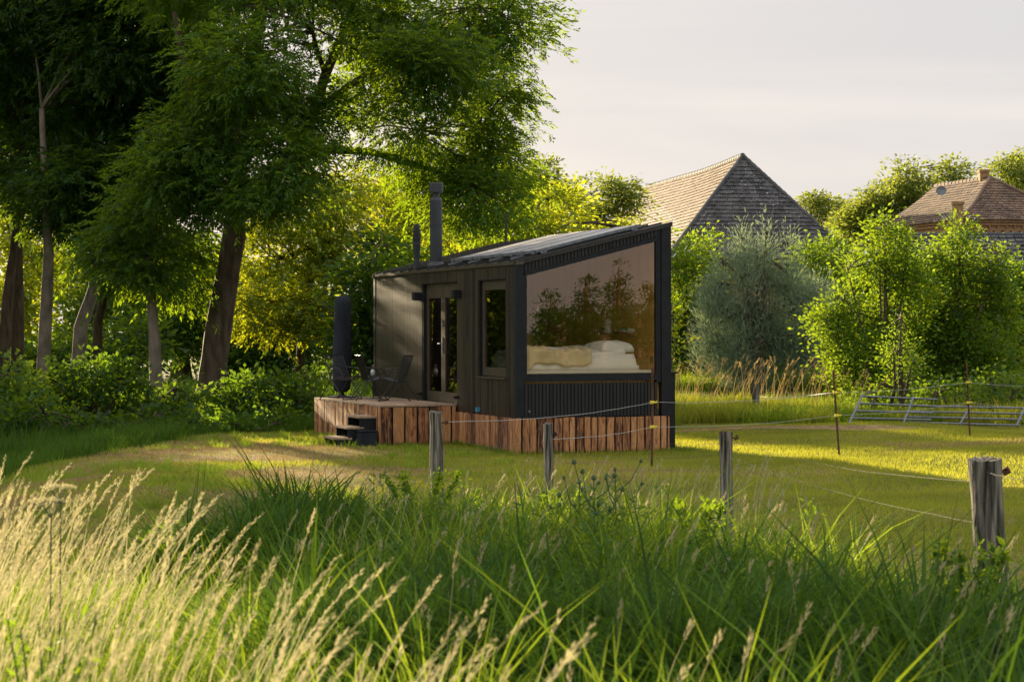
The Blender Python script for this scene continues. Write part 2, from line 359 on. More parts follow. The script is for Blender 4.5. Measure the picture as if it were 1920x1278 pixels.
# gable wall facing the meadow
GU0, GU1, GZ0 = .161, 2.2545, .6438
def gtop(u): return 2.0955+(2.6275-2.0955)*(u-GU0)/(GU1-GU0)
b = LB()
b.bx(.10, 2.27, .018, .10, 0, .50); b2 = LB()
b2.pr([(.10, 2.14), (2.25, 2.69), (2.25, roofz(2.25)-.05), (.10, roofz(.10)-.05)], .018, .10)
u = .13
while u < 2.25:
    tn = rr.uniform(.1, .9)
    b.bx(u, u+.040, 0, .018, .008, .505, tn)
    z0, z1 = gtop(u)+.075, roofz(u)-.065
    b2.pr([(u, z0), (u+.040, z0+.01), (u+.040, z1+.009), (u, z1)], 0, .018, tn)
    u += .0568
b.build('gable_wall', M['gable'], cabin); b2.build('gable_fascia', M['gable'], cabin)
for q in [(-.012, .105, -.012, .10, 0, H1-.02), (2.34, W_+.012, -.014, .10, 0, roofz(2.40)), (-.006, .028, L_-.10, L_+.012, 0, H1-.05)]:
    b = LB(); b.bx(*q); b.build('corner_trim', M['trim'], cabin)
b = LB(); b.bx(.105, .128, -.006, .09, .50, 2.10); b.build('cover_strip', M['trim'], cabin)
b = LB(); b.bx(2.262, 2.338, .004, .09, .50, roofz(2.3)-.05); b.build('cover_strip', M['trim'], cabin)
b = LB()                                      # verge board along the slope
b.pr([(-.03, roofz(-.03)-.055), (W_+.03, roofz(W_+.03)-.055), (W_+.03, roofz(W_+.03)+.012), (-.03, roofz(-.03)+.012)], -.028, .05)
b.build('verge_trim', M['metal'], cabin); b = LB()
b.pr([(-.03, roofz(-.03)-.055), (W_+.03, roofz(W_+.03)-.055), (W_+.03, roofz(W_+.03)+.012), (-.03, roofz(-.03)+.012)], L_-.05, L_+.03)
b.build('verge_trim', M['metal'], cabin)
# picture window
b = LB(); o_ = .065
pout = [(GU0-o_*.5, GZ0-.11), (GU1+.02, GZ0-.11), (GU1+.02, gtop(GU1)+o_), (GU0-o_*.5, gtop(GU0)+o_)]
pin = [(GU0, GZ0), (GU1, GZ0), (GU1, gtop(GU1)), (GU0, gtop(GU0))]
for k in range(4):
    j = (k+1) % 4; b.pr([pout[k], pout[j], pin[j], pin[k]], -.004, .075)
pw = b.build('picture_window', M['trim'], cabin)
b = LB(); b.pr([(GU0-.02, GZ0-.02), (GU1+.01, GZ0-.02), (GU1+.01, gtop(GU1)+.02), (GU0-.02, gtop(GU0)+.02)], .030, .036); b.build('pane', M['glass'], pw)
b = LB(); b.bx(GU0, GU1-.03, .09, .13, GZ0+.005, GZ0+.045); b.build('sill', M['white'], pw)
# right and rear walls, with the high window beyond the bed
b = LB(); HV0, HV1, HZ0, HZ1 = 4.85, 5.85, 1.27, 1.75
for v0, v1, z0, z1 in [(.10, HV0, 0, H2-.08), (HV0, HV1, 0, HZ0), (HV0, HV1, HZ1, H2-.08), (HV1, L_, 0, H2-.08)]: b.bx(W_-.09, W_, v0, v1, z0, z1)
v = .12
while v < L_:
    for a, c in ([(0, H2-.08)] if not HV0-.03 < v < HV1 else [(0, HZ0), (HZ1, H2-.08)]): b.bx(W_, W_+.014, v, v+.033, a, c, rr.random())
    v += .06
b.pr([(.10, 0), (W_-.09, 0), (W_-.09, roofz(W_)-.08), (.10, roofz(.1)-.06)], L_-.09, L_-.01)
b.build('rear_wall', M['black'], cabin)
b = LB(); b.bx(W_-.05, W_-.044, HV0, HV1, HZ0, HZ1); b.build('rear_pane', M['pane'], cabin)
# lining
b = LB()
for v0, v1, z0, z1 in [(.14, HV0, .10, H2-.16), (HV0, HV1, .10, HZ0), (HV0, HV1, HZ1, H2-.16), (HV1, L_-.12, .10, H2-.16)]: b.bx(W_-.115, W_-.092, v0, v1, z0, z1)
b.bx(.102, W_-.117, L_-.115, L_-.092, .10, H1-.12)
for v0, v1, z0, z1 in [(.14, WV0, .10, H1-.06), (WV0, WV1, .10, WZ0), (WV0, WV1, WZ1, H1-.06), (WV1, DV0, .10, H1-.06), (DV0, DV1, DZ1, H1-.06), (DV1, L_-.12, .10, H1-.06)]: b.bx(.102, .118, v0, v1, z0, z1)
b.pr([(.12, roofz(.12)-.09), (W_-.12, roofz(W_-.12)-.09), (W_-.12, roofz(W_-.12)-.075), (.12, roofz(.12)-.075)], .10, L_-.12)
b.bx(2.28, W_-.117, .10, .118, .10, roofz(2.28)-.12)
b.build('plywood_lining', M['ply'], cabin)
b = LB(); b.bx(W_-.16, W_-.116, .95, 4.3, 1.205, 1.235); b.build('wall_shelf', M['ply'], cabin)
b = LB(); b.bx(W_-.13, W_-.1155, .36, .46, .80, .90); b.build('wall_socket', M['metal'], cabin)
b = LB(); b.bx(.10, W_-.09, .10, L_-.10, 0, .10); b.build('floor', M['floor'], cabin)
b = LB(); b.bx(1.55, W_-.12, 4.5, L_-.14, .10, .98); b.bx(1.50, W_-.12, 4.46, L_-.14, .98, 1.02); b.build('kitchen_counter', M['trim'], cabin)
b = LB(); b.bx(.9, 1.0, 3.6, 3.7, .1, 2.3); b.tube([(1.9, 3.9, B+1.0), (1.35, 3.9, B+2.25)], .035); b.build('stove_flue', M['metal'], cabin)
# roof slab and panels
b = LB()
b.pr([(-.01, roofz(-.01)-.05), (W_+.02, roofz(W_+.02)-.05), (W_+.02, roofz(W_+.02)), (-.01, roofz(-.01))], .055, L_-.055)
rf = b.build('roof', M['metal'], cabin)
b = LB()
for k in range(15):
    v = .3+k*.5; z = roofz(0)
    b.pr([(.0, z+.001), (W_, roofz(W_)+.001), (W_, roofz(W_)+.028), (.0, z+.028)], v, v+.03)
b.build('standing_seam', M['metal'], rf)
m, t, out = nt('solar_cells')
br = N(t, 'TexBrick'); br.inputs['Scale'].default_value = 1; br.offset = 0; br.inputs['Color1'].default_value = (.30, .29, .30, 1); br.inputs['Color2'].default_value = (.34, .33, .34, 1); br.inputs['Mortar'].default_value = (.12, .12, .14, 1)  # bright sheen of the panels painted in as a pale cell colour
br.inputs['Mortar Size'].default_value = .006; br.inputs['Brick Width'].default_value = .16; br.inputs['Row Height'].default_value = .16; t.links.new(coords(t), br.inputs['Vector'])
p = N(t, 'BsdfPrincipled'); t.links.new(br.outputs[0], p.inputs['Base Color']); p.inputs['Roughness'].default_value = .5; p.inputs['Coat Weight'].default_value = .25; p.inputs['Coat Roughness'].default_value = .3
t.links.new(p.outputs[0], out.inputs[0]); M['cells'] = m
def pz(u): return roofz(0)+.245*u+.040
for k in range(4):
    v0 = .26+k*.975; v1 = v0+.955
    b = LB(); b.pr([(.43, pz(.43)), (2.10, pz(2.1)), (2.10, pz(2.1)+.035), (.43, pz(.43)+.035)], v0+.02, v1-.02)
    sp = b.build('solar_panel', M['cells'], cabin)
    b = LB()
    for a, c in [(v0, v0+.019), (v1-.019, v1)]: b.pr([(.41, pz(.41)-.004), (2.12, pz(2.12)-.004), (2.12, pz(2.12)+.040), (.41, pz(.41)+.040)], a, c)
    for a in (.41, 2.101): b.pr([(a, pz(a)-.004), (a+.019, pz(a+.019)-.004), (a+.019, pz(a)+.040), (a, pz(a)+.040)], v0+.019, v1-.019)
    b.build('frame', M['steel'], sp)
b = LB()
for v in (.75, 1.7, 2.7, 3.7): b.pr([(.2, roofz(.2)+.004), (2.2, roofz(2.2)+.004), (2.2, roofz(2.2)+.036), (.2, roofz(.2)+.036)], v, v+.04)
for k in range(9): b.bx(.37, .409, .3+k*.47, .34+k*.47, pz(.4)-.02, pz(.4)+.045)
b.bx(1.95, 2.05, .215, .255, pz(2)-.03, pz(2)+.015); b.bx(.47, .57, .215, .255, pz(.5)-.03, pz(.5)+.015)
b.build('panel_rails', M['steel'], cabin)
# flues
z0 = roofz(.28)+B
b = MB(); b.lathe([(.155, z0-.02), (.155, z0+.012), (.118, z0+.075), (.105, z0+.08), (.105, z0+.13), (.112, z0+.132), (.112, z0+.15), (.105, z0+.152), (.105, z0+.66), (.112, z0+.662), (.112, z0+.678), (.105, z0+.68), (.105, z0+.70), (.112, z0+.702), (.112, z0+.718), (.105, z0+.72), (.105, z0+1.12), (.085, z0+1.165), (.060, z0+1.168), (.060, z0+1.24), (.118, z0+1.242), (.121, z0+1.26), (.121, z0+1.40), (.112, z0+1.415)], .28, 4.62, 28)
b.build('chimney_pipe', M['flue'], cabin)
b = MB(); z0 = roofz(.28)+B
b.lathe([(.048, z0-.05), (.048, z0+.17), (.070, z0+.40), (.075, z0+.405), (.075, z0+.46), (.069, z0+.462), (.078, z0+.53), (.068, z0+.532), (.075, z0+.60), (.062, z0+.602), (.068, z0+.67), (.055, z0+.672), (.058, z0+.73), (.048, z0+.735), (.048, z0+.77), (.04, z0+.775)], .28, 5.70, 22)
b.build('vent_pipe', M['flue'], cabin)
b = MB(); b.tube([(W_+.05, 7.3, .4), (W_+.05, 7.3, 4.03)], .022, 8); b.build('antenna_mast', M['metal'], cabin)
# double door
for side in (0, 1):
    va, vb = (DV0+.015, 3.598) if side == 0 else (3.602, DV1-.015)
    b = LB(); x0, x1 = .062, .098
    st = .10
    b.bx(x0, x1, va, va+st, DZ0+.005, DZ1-.01); b.bx(x0, x1, vb-st, vb, DZ0+.005, DZ1-.01)
    b.bx(x0, x1, va+st, vb-st, DZ1-.24, DZ1-.01); b.bx(x0, x1, va+st, vb-st, DZ0+.005, DZ0+.165)
    dr = b.build('door', M['bronze'], cabin)
    b = LB(); b.bx(.078, .084, va+st-.01, vb-st+.01, DZ0+.155, DZ1-.23); b.build('glass', M['pane'], dr)
    if side == 1:
        b = LB(); b.bx(.050, .0615, va+.012, va+.05, .92, 1.18); b.tube([tuple(x) for x in [(.055, va+.03, B+1.07), (.018, va+.03, B+1.07), (.018, va+.15, B+1.07)]], .010, 8); b.build('handle', M['steel'], dr); b = LB(); b.bx(.052, .0615, va+.012, va+.05, 1.36, 1.46); b.build('lock_plate', M['steel'], dr)
b = LB(); b.bx(.002, .10, DV0, DV0+.014, DZ0, DZ1-.005); b.bx(.002, .10, DV1-.014, DV1, DZ0, DZ1-.005); b.bx(-.004, .10, DV0, DV1, DZ1-.004, DZ1+.012); b.bx(-.01, .10, DV0, DV1, DZ0-.02, DZ0+.003)
b.build('door_frame', M['trim'], cabin)
for v in (DV0-.10, DV1+.07):
    b = LB(); b.bx(-.06, -.002, v, v+.07, .20, .245); b.bx(-.085, -.06, v+.015, v+.055, .205, .24); b.build('door_stop', M['metal'], cabin)
for v in (DV0-.22, DV1+.07):
    b = LB(); b.bx(-.13, -.001, v, v+.13, 1.80, 1.93); b.bx(-.10, -.03, v+.03, v+.10, 1.794, 1.80); b.build('wall_lamp', M['trim'], cabin)
# side window
b = LB(); a, c = WV0+.015, WV1-.015
b.bx(.045, .095, a, a+.10, WZ0+.01, WZ1-.01); b.bx(.045, .095, c-.10, c, WZ0+.01, WZ1-.01); b.bx(.045, .095, a+.1, c-.1, WZ0+.01, WZ0+.14); b.bx(.045, .095, a+.1, c-.1, WZ1-.15, WZ1-.01)
sw = b.build('side_window', M['bronze'], cabin)
b = LB(); b.bx(.066, .072, a+.09, c-.09, WZ0+.13, WZ1-.14); b.build('pane', M['pane'], sw)
b = LB(); b.bx(-.03, .044, WV0-.02, WV1+.02, WZ0-.028, WZ0-.002); b.build('sill', M['bronze'], sw)
b = LB(); b.bx(.002, .10, WV0, WV0+.014, WZ0, WZ1); b.bx(.002, .10, WV1-.014, WV1, WZ0, WZ1); b.bx(-.002, .10, WV0, WV1, WZ1-.002, WZ1+.012); b.build('reveal', M['trim'], sw)
# tap on the wall foot
b = LB(); b.bx(-.05, -.001, 1.62, 1.70, .03, .10); b.build('water_tap', M['blue'], cabin)
# plank skirting
def planks(b, fn, length, h0, h1, rnd, w0=.085, w1=.135, gap=(.004, .028), thick=.024, zb=-.12):
    x = 0
    while x < length-.02:
        wd = min(rnd.uniform(w0, w1), length-x); g = rnd.uniform(*gap); top = h1-rnd.uniform(0, .012); tn = rnd.random()
        n = 5; zs = np.linspace(zb, top, n); j = [rnd.uniform(-.004, .004) for _ in range(2*n)]
        L0 = [x+j[k] for k in range(n)]; R0 = [x+wd-g+j[n+k] for k in range(n)]
        d0 = rnd.uniform(0, .006)
        V = []
        for k in range(n):
            V += [fn(L0[k], -d0, zs[k]), fn(R0[k], -d0, zs[k]), fn(R0[k], thick-d0, zs[k]), fn(L0[k], thick-d0, zs[k])]
        Fs = []
        for k in range(n-1):
            for q in range(4): Fs.append((4*k+q, 4*k+(q+1) % 4, 4*k+4+(q+1) % 4, 4*k+4+q))
        Fs += [(0, 1, 2, 3), (4*n-4, 4*n-3, 4*n-2, 4*n-1)]
        b.add(V, Fs, tn); x += wd
rp = random.Random(8)
b = MB(); planks(b, lambda x, d, z: (x-.02, -.022+d, z), W_+.02, 0, B-.002, rp, .10, .145, (.012, .034))
planks(b, lambda x, d, z: (-.022+d, x+.005, z), 2.71, 0, B-.002, rp, .07, .12, (.003, .015))
b.build('plank_skirting', M['plank'], cabin)
b = MB(); b.box(.02, W_-.1, .03, L_-.05, -.1, B-.004); b.build('underframe', M['trim'], cabin)
b = MB(); b.prism([(W_+.016, -.1), (W_+.34, -.1), (W_+.34, 1.16), (W_+.016, 1.27)], .55, 1.75); b.box(W_+.016, W_+.37, .52, 1.78, 1.16, 1.19)
b.build('service_box', M['trim'], cabin)
b = LB(); b.bx(.17, .20, -.04, -.0005, .08, .11); b.build('cable_inlet', M['steel'], cabin)

# ------------------------------------------------------------------ inside: bed and shelf things
def ltop(name, lab, cat, u, v, z, rz=0, group=None):
    return empty(name, loc2w(u, v, z), YAW+rz, lab, cat, group)
def soft(name, u0, u1, v0, v1, z0, z1, mat, parent=None, amp=.02, seed=0, n=(34, 22), edge=.09, fn=None):
    """a closed cushion or cloth volume with wrinkles, in cabin-local axes"""
    r = np.random.default_rng(seed); nu, nv = n
    a = np.linspace(0, 1, nu); c = np.linspace(0, 1, nv); A, Cc = np.meshgrid(a, c)
    ph = r.random((9, 3))*6.28; fr = r.uniform(4, 17, (9, 2))
    wv = sum(np.sin(fr[k, 0]*A*(u1-u0)+fr[k, 1]*Cc*(v1-v0)+ph[k, 0])/(1+k*.35) for k in range(9))/3
    wv = wv+.9*(.5-np.abs(np.sin(7*A*(u1-u0)+5*wv+ph[0, 1])))+.5*(.5-np.abs(np.sin(15*Cc*(v1-v0)+9*A+3*wv)))
    e = np.minimum(np.minimum(A, 1-A)*(u1-u0), np.minimum(Cc, 1-Cc)*(v1-v0)); prof = np.clip(e/edge, 0, 1); prof = np.sqrt(1-(1-prof)**2)
    hh = (z1-z0) if fn is None else (z1-z0)*fn(A, Cc)
    top = z0+hh*(.35+.65*prof)+wv*amp*prof
    U = u0+(u1-u0)*A; Vv = v0+(v1-v0)*Cc
    T = np.stack([U, Vv, top], -1).reshape(-1, 3); Bt = np.stack([U, Vv, np.full_like(U, z0)], -1).reshape(-1, 3); m_ = nu*nv
    i = np.arange(nu-1)[None, :]+np.arange(nv-1)[:, None]*nu
    f = np.stack([i, i+1, i+1+nu, i+nu], -1).reshape(-1, 4)
    rim = list(range(nu))+[k*nu+nu-1 for k in range(1, nv)]+[(nv-1)*nu+k for k in range(nu-2, -1, -1)]+[k*nu for k in range(nv-2, 0, -1)]
    s_ = [(rim[k], rim[k]+m_, rim[(k+1) % len(rim)]+m_, rim[(k+1) % len(rim)]) for k in range(len(rim))]
    return mesh(name, np.r_[T, Bt], [np.r_[f, (f+m_)[:, ::-1], np.array(s_)]], mat, parent, None, True)
def local(o):                                # objects whose vertices are cabin-local but stand alone
    o.location = (CX, CY, 0); o.rotation_euler = (0, 0, YAW); return o
bed = empty('bed', (CX, CY, 0), YAW, 'low bed with a white mattress behind the picture window', 'bed')
BZ = B+.66
b = MB(); b.box(.16, 2.16, .17, 1.70, B+.10, BZ); b.build('bed_base', M['ply'], bed)
soft('mattress', .17, 2.05, .17, 1.68, BZ, BZ+.27, M['sheet'], bed, .004, 1, edge=.05)
dv = soft('duvet', .20, 1.86, .25, 1.50, BZ+.262, BZ+.37, M['sheet'], None, .030, 4, (70, 40), .16, lambda a, c: .75+.35*np.sin(a*7)*np.sin(c*5+1)+.45*np.clip(a-.6, 0, 1))
tagp(local(dv), 'crumpled white duvet on the bed beside the cream throw', 'duvet')
pl = soft('pillow', 1.50, 2.02, .30, 1.05, BZ+.30, BZ+.47, M['sheet'], None, .015, 9, (34, 30), .22)
tagp(local(pl), 'plump white pillow at the head of the bed', 'pillow')
# cream throw: a thick cloth that lies over the duvet and hangs over the near edge
r = np.random.default_rng(5); nu, nv = 60, 36; a = np.linspace(0, 1, nu); c = np.linspace(0, 1, nv); A, Cc = np.meshgrid(a, c)
U = .16+1.08*A; hang = .23+.10*np.clip(.18-A, 0, .18)/.18+.015*np.sin(9*A+1)+.010*np.sin(23*A)
sarc = Cc*(1.0+hang)-hang                     # negative: hanging down in front
fold = .010*np.sin(26*U+3*Cc)+.008*np.sin(47*U+2)+.012*np.sin(11*U+9*Cc)
V_ = np.where(sarc > 0, .15+sarc, .145+.02*np.sin(20*U))-np.where(sarc < 0, .012+fold*.8, 0)
Zt = np.where(sarc > 0, BZ+.36+.018*np.sin(6*A+.5)+fold+.045*np.clip(.25-A, 0, 1)*4-.03*np.exp(-(sarc/.05)**2), BZ+.345+sarc+.018*np.sin(6*A+.5))
T = np.stack([U, V_, Zt], -1).reshape(-1, 3); i = np.arange(nu-1)[None, :]+np.arange(nv-1)[:, None]*nu
f = np.stack([i, i+1, i+1+nu, i+nu], -1).reshape(-1, 4)
th = mesh('throw_blanket', T, [f], M['throw'], None, None, True); so_ = th.modifiers.new('s', 'SOLIDIFY'); so_.thickness = .012
tagp(local(th), 'cream throw blanket spread over the foot of the bed', 'blanket')
SZ = B+1.236
lt = ltop('lantern', 'small white lantern with a wire handle on the cabin wall shelf', 'lantern', W_-.17, 1.98, SZ)
b = MB(); b.lathe([(.055, 0), (.058, .02), (.050, .14), (.062, .15), (.062, .19), (.030, .235), (.012, .24)], 0, 0, 18); b.build('lantern_body', M['white'], lt)
b = MB(); b.tube([(.058, 0, .15), (.062, 0, .24), (.035, 0, .31), (0, 0, .33), (-.035, 0, .31), (-.062, 0, .24), (-.058, 0, .15)], .005, 6); b.build('handle', M['metal'], lt)
sp = ltop('speaker', 'small black cube speaker beside the lantern on the shelf', 'speaker', W_-.17, 2.20, SZ)
b = MB(); b.box(-.045, .045, -.06, .06, 0, .105); b.build('cabinet', M['trim'], sp, bevel=.008)
b = MB(); b.lathe([(.03, -.002), (.03, .003), (.012, .004)], 0, 0, 14); g = b.build('driver', M['fabric'], sp); g.rotation_euler = (0, -PI/2, 0); g.location = (-.046, 0, .05)
dsh = ltop('dish', 'small grey dish lying between the lantern and the books', 'dish', W_-.165, 1.66, SZ)
b = MB(); b.lathe([(.03, 0), (.055, .02), (.058, .03), (.05, .031), (.03, .012)], 0, 0, 18); b.build('bowl', M['steel'], dsh)
for k, (mat_, lab, dz, v, wv) in enumerate([('red', 'red book at the bottom of the shelf stack', 0, 1.22, .26), ('white', 'white book in the middle of the shelf stack', .027, 1.20, .30), ('green', 'green book on top of the shelf stack', .054, 1.23, .28)]):
    bk = ltop('book', lab, 'book', W_-.18, v, SZ+dz, .05*k, 'books stacked on the wall shelf')
    b = MB(); b.box(-.06, .06, -wv/2, wv/2, 0, .004); b.box(-.06, .06, -wv/2, wv/2, .022, .026); b.box(-.06, -.056, -wv/2, wv/2, .004, .022); b.build('cover', M[mat_], bk)
    b = MB(); b.box(-.055, .055, -wv/2+.004, wv/2-.004, .0045, .0215); b.build('pages', M['sheet'], bk)

# ------------------------------------------------------------------ deck and steps
DKU, DKA, DKB, DKZ = -1.27, 2.712, 6.75, .655
deck = empty('wooden_deck', (CX, CY, 0), YAW, 'raised wooden deck with scorched plank sides in front of the cabin door', 'deck')
b = MB(); x = DKA-.02
while x < DKB:
    b.box(DKU-.025, -.005, x, min(x+.138, DKB), DKZ-.028, DKZ-rr.uniform(0, .003), rr.random()); x += .144
b.build('deck_boards', M['deck'], deck)
b = MB(); planks(b, lambda x, d, z: (DKU+x, DKA-.022+d, z), 1.265, 0, DKZ-.030, rp, .17, .22, (.012, .04))
planks(b, lambda x, d, z: (DKU-.022+d, DKA+x, z), DKB-DKA, 0, DKZ-.030, rp, .06, .12, (.003, .016))
b.build('plank_skirting', M['plank'], deck)
b = MB(); b.box(DKU+.02, -.02, DKA+.02, DKB, -.1, DKZ-.032); b.build('deck_frame', M['trim'], deck)
steps = empty('garden_steps', loc2w(-1.30, 3.25, 0), YAW, 'three black garden steps with wooden treads against the deck', 'steps')
for k, z in enumerate((.475, .31, .145)):
    u1 = -.005-.195*k; u0 = u1-.29
    b = MB(); b.box(u0, u1-.001*k, -.37, .37, z-.028, z); b.build('tread', M['deck'], steps)
    for yy in (-.355, .33): b = MB(); b.box(u0+.03, u1, yy, yy+.025, z-.165 if k else .16, z-.029); b.build('side_panel', M['trim'], steps)
b = MB()
for yy in (-.356, .331): b.box(-.31, -.01, yy, yy+.024, -.05, .159); b.box(-.50, -.311, yy+.001, yy+.023, -.05, .14)
b.box(-.05, -.02, -.33, .33, -.05, .44); b.build('stringer', M['trim'], steps)
bx_ = empty('storage_crate', loc2w(-1.50, 2.76, -.02), YAW, 'low black crate on the grass beside the deck steps', 'crate')
b = MB(); b.box(-.13, .14, -.13, .13, 0, .26); b.build('crate_body', M['fabric'], bx_, bevel=.01)
b = MB(); b.box(-.14, .15, -.14, .14, .262, .285); b.build('lid', M['trim'], bx_, bevel=.006)

# ------------------------------------------------------------------ deck furniture
pa = empty('parasol', gy(641, 744, DKZ), YAW, 'closed parasol in a black cover standing on the deck', 'parasol')
b = MB(); b.tube([(0, 0, 0), (0, 0, 1.82)], .022, 10); b.build('pole', M['metal'], pa)
b = MB(); n = 22; prof = [(.09, .10), (.145, .16), (.165, .5), (.16, .9), (.155, 1.2), (.150, 1.45), (.14, 1.66), (.125, 1.78), (.05, 1.80)]
V = [((r_*(1+.10*math.sin(3*q*2*PI/n+i_*.4)))*math.cos(2*PI*q/n), (r_*(1+.10*math.sin(3*q*2*PI/n+i_*.4)))*math.sin(2*PI*q/n), z) for i_, (r_, z) in enumerate(prof) for q in range(n)]
b.add(V, [(i_*n+q, i_*n+(q+1) % n, (i_+1)*n+(q+1) % n, (i_+1)*n+q) for i_ in range(len(prof)-1) for q in range(n)]+[tuple(range(n))[::-1], tuple(range((len(prof)-1)*n, len(prof)*n))])
b.build('cover', M['fabric'], pa, smooth=True)
b = MB(); b.lathe([(.26, 0), (.26, .03), (.05, .05), (.03, .10)], 0, 0, 20); b.build('base', M['metal'], pa)
def lounge(name, loc, rz, lab, flip=False):
    """folding wire-frame lounge chair: sloping backrest, netted seat, crossed legs"""
    ch = empty(name, loc, rz, lab, 'chair', 'folding lounge chairs on the deck')
    for s in (-.24, .24):
        b = MB(); b.tube([(-.29, s, 0), (.0, s, .36), (.17, s, .76)], .010, 7); b.build('leg', M['metal'], ch)
        b = MB(); b.tube([(.27, s*.96, 0), (.03, s*.96, .33), (-.27, s*.96, .40)], .010, 7); b.build('leg', M['metal'], ch)
        b = MB(); b.tube([(-.27, s, .41), (-.18, s, .54), (.10, s, .56)], .010, 7); b.build('armrest', M['metal'], ch)
    for x_, z_ in ((-.27, .40), (.17, .76), (.03, .33), (-.29, .01)): b = MB(); b.tube([(x_, -.24, z_), (x_, .24, z_)], .010, 7); b.build('crossbar', M['metal'], ch)
    b = MB()
    for k in range(13):
        y = -.22+k*.44/12; b.tube([(-.27, y, .40), (-.1, y, .34), (.03, y, .33)], .0035, 4)
    b.build('seat', M['metal'], ch)
    b = MB()
    for k in range(13):
        y = -.22+k*.44/12; b.tube([(.03, y, .33), (.11, y, .56), (.17, y, .76)], .0035, 4)
    b.build('backrest', M['metal'], ch)
    return ch
def on_deck(px, py): # the deck point seen at a photo point, as cabin-local
    p = gy(px, py, DKZ); return p
lounge('lounge_chair', on_deck(638, 747), 2.5, 'black folding wire chair beside the closed parasol')
lounge('lounge_chair', on_deck(690, 749), 3.45, 'black folding wire chair behind the glass carafe table')
lounge('lounge_chair', on_deck(748, 751), -.25, 'black folding wire chair nearest the cabin door')
tb = empty('side_table', on_deck(699, 746), YAW, 'small round black table carrying a glass carafe on the deck', 'table')
b = MB(); b.lathe([(.17, .37), (.17, .385)], 0, 0, 24); b.build('table_top', M['metal'], tb)
b = MB(); b.tube([(0, 0, .02), (0, 0, .37)], .012, 8); b.build('leg', M['metal'], tb)
b = MB(); b.lathe([(.14, 0), (.14, .012), (.02, .02)], 0, 0, 20); b.build('base', M['metal'], tb)
cf = empty('glass_carafe', Vector(on_deck(699, 746))+Vector((0, 0, .386)), 0, 'clear glass carafe on the small round deck table', 'carafe')
b = MB(); b.lathe([(.045, 0), (.05, .01), (.048, .09), (.022, .155), (.020, .175), (.032, .20), (.030, .20), (.018, .176), (.020, .155), (.044, .088), (.045, .012), (.02, .01)], 0, 0, 20); b.build('carafe_glass', M['clear'], cf, smooth=True)
b = MB(); b.lathe([(.042, .014), (.042, .085), (.03, .12), (.01, .121)], 0, 0, 18); b.build('water', M['white'], cf, smooth=True)

# ------------------------------------------------------------------ fences
def wpost(px, ytop, Y, d, lab, lean=0, top=None, seed=0, name='fence_post', group='wooden fence posts', flat=0):
    T_ = at(px, ytop, Y); g = float(G(T_.x, Y)); h = T_.z-g
    r = np.random.default_rng(seed)
    o = empty(name, (T_.x, Y, g), 0, lab, 'post', group)
    n, m_ = 36, 22; V = []
    ph = r.random(4)*6.28
    for k in range(m_):
        z = -.15+(h+.15)*k/(m_-1); rad = d/2*(1+.05*math.sin(z*7+ph[0])-.10*(z/h-.5)*0)
        for q in range(n):
            a = 2*PI*q/n; rr_ = rad*(1+.07*math.sin(3*a+ph[1])+.06*math.sin(7*a+ph[2]+z*.6)-.10*max(0, math.sin(a*2+ph[0]+z*.9))**12+.03*math.sin(z*11+ph[3])+.008*r.standard_normal())
            zz = z+(.008*math.sin(a+ph[3])+.003*r.standard_normal() if k == m_-1 else 0)
            V.append((rr_*math.cos(a)+lean*(z-h), rr_*math.sin(a), zz))
    Fs = [(i_*n+q, i_*n+(q+1) % n, (i_+1)*n+(q+1) % n, (i_+1)*n+q) for i_ in range(m_-1) for q in range(n)]
    b = MB(); b.add(V+[(0, 0, h-.01)], Fs+[((m_-1)*n+q, (m_-1)*n+(q+1) % n, m_*n) for q in range(n)])
    b.build('post_body', M['post'], o)
    return o, T_, h
p1, P1, h1 = wpost(816, 771, 18.4, .118, 'tall round-topped wooden fence post in front of the deck', -.02, seed=1)
p2, P2, h2 = wpost(1026, 794, 18.0, .085, 'thin grey wooden fence post in front of the cabin gable', -.02, seed=2)
p3, P3, h3 = wpost(1360, 811, 16.4, .108, 'short wooden fence post on the meadow right of the cabin', -.01, seed=3)
p4, P4, h4 = wpost(1845, 864, 11.4, .185, 'thick weathered fence post at the right edge, nearest the camera', -.055, seed=4)
p5, P5, h5 = wpost(1417, 722, 41.5, .15, 'grey fence post in the tall grass before the willow', .0, seed=5)
p6, P6, h6 = wpost(1634, 734, 42.0, .15, 'fence post half hidden behind the leaning metal gates', 0, seed=6)
def knob(o, x, z, r_=.014, L_2=.05, mat='rust'):
    b = MB(); b.tube([(x, 0, z), (x+L_2, -.01, z)], r_*.5, 7); b.tube([(x+L_2*.6, -.01, z-.012), (x+L_2*.6+.03, -.01, z), (x+L_2*.6+.012, -.01, z+.022)], r_, 8)
    b.build('insulator', M[mat], o)
knob(p1, .055, h1-.10); knob(p2, .035, h2-.10, .011, .03, 'fabric'); knob(p3, .05, h3-.05, .011, .035); knob(p4, .088, h4-.07, .018, .03)
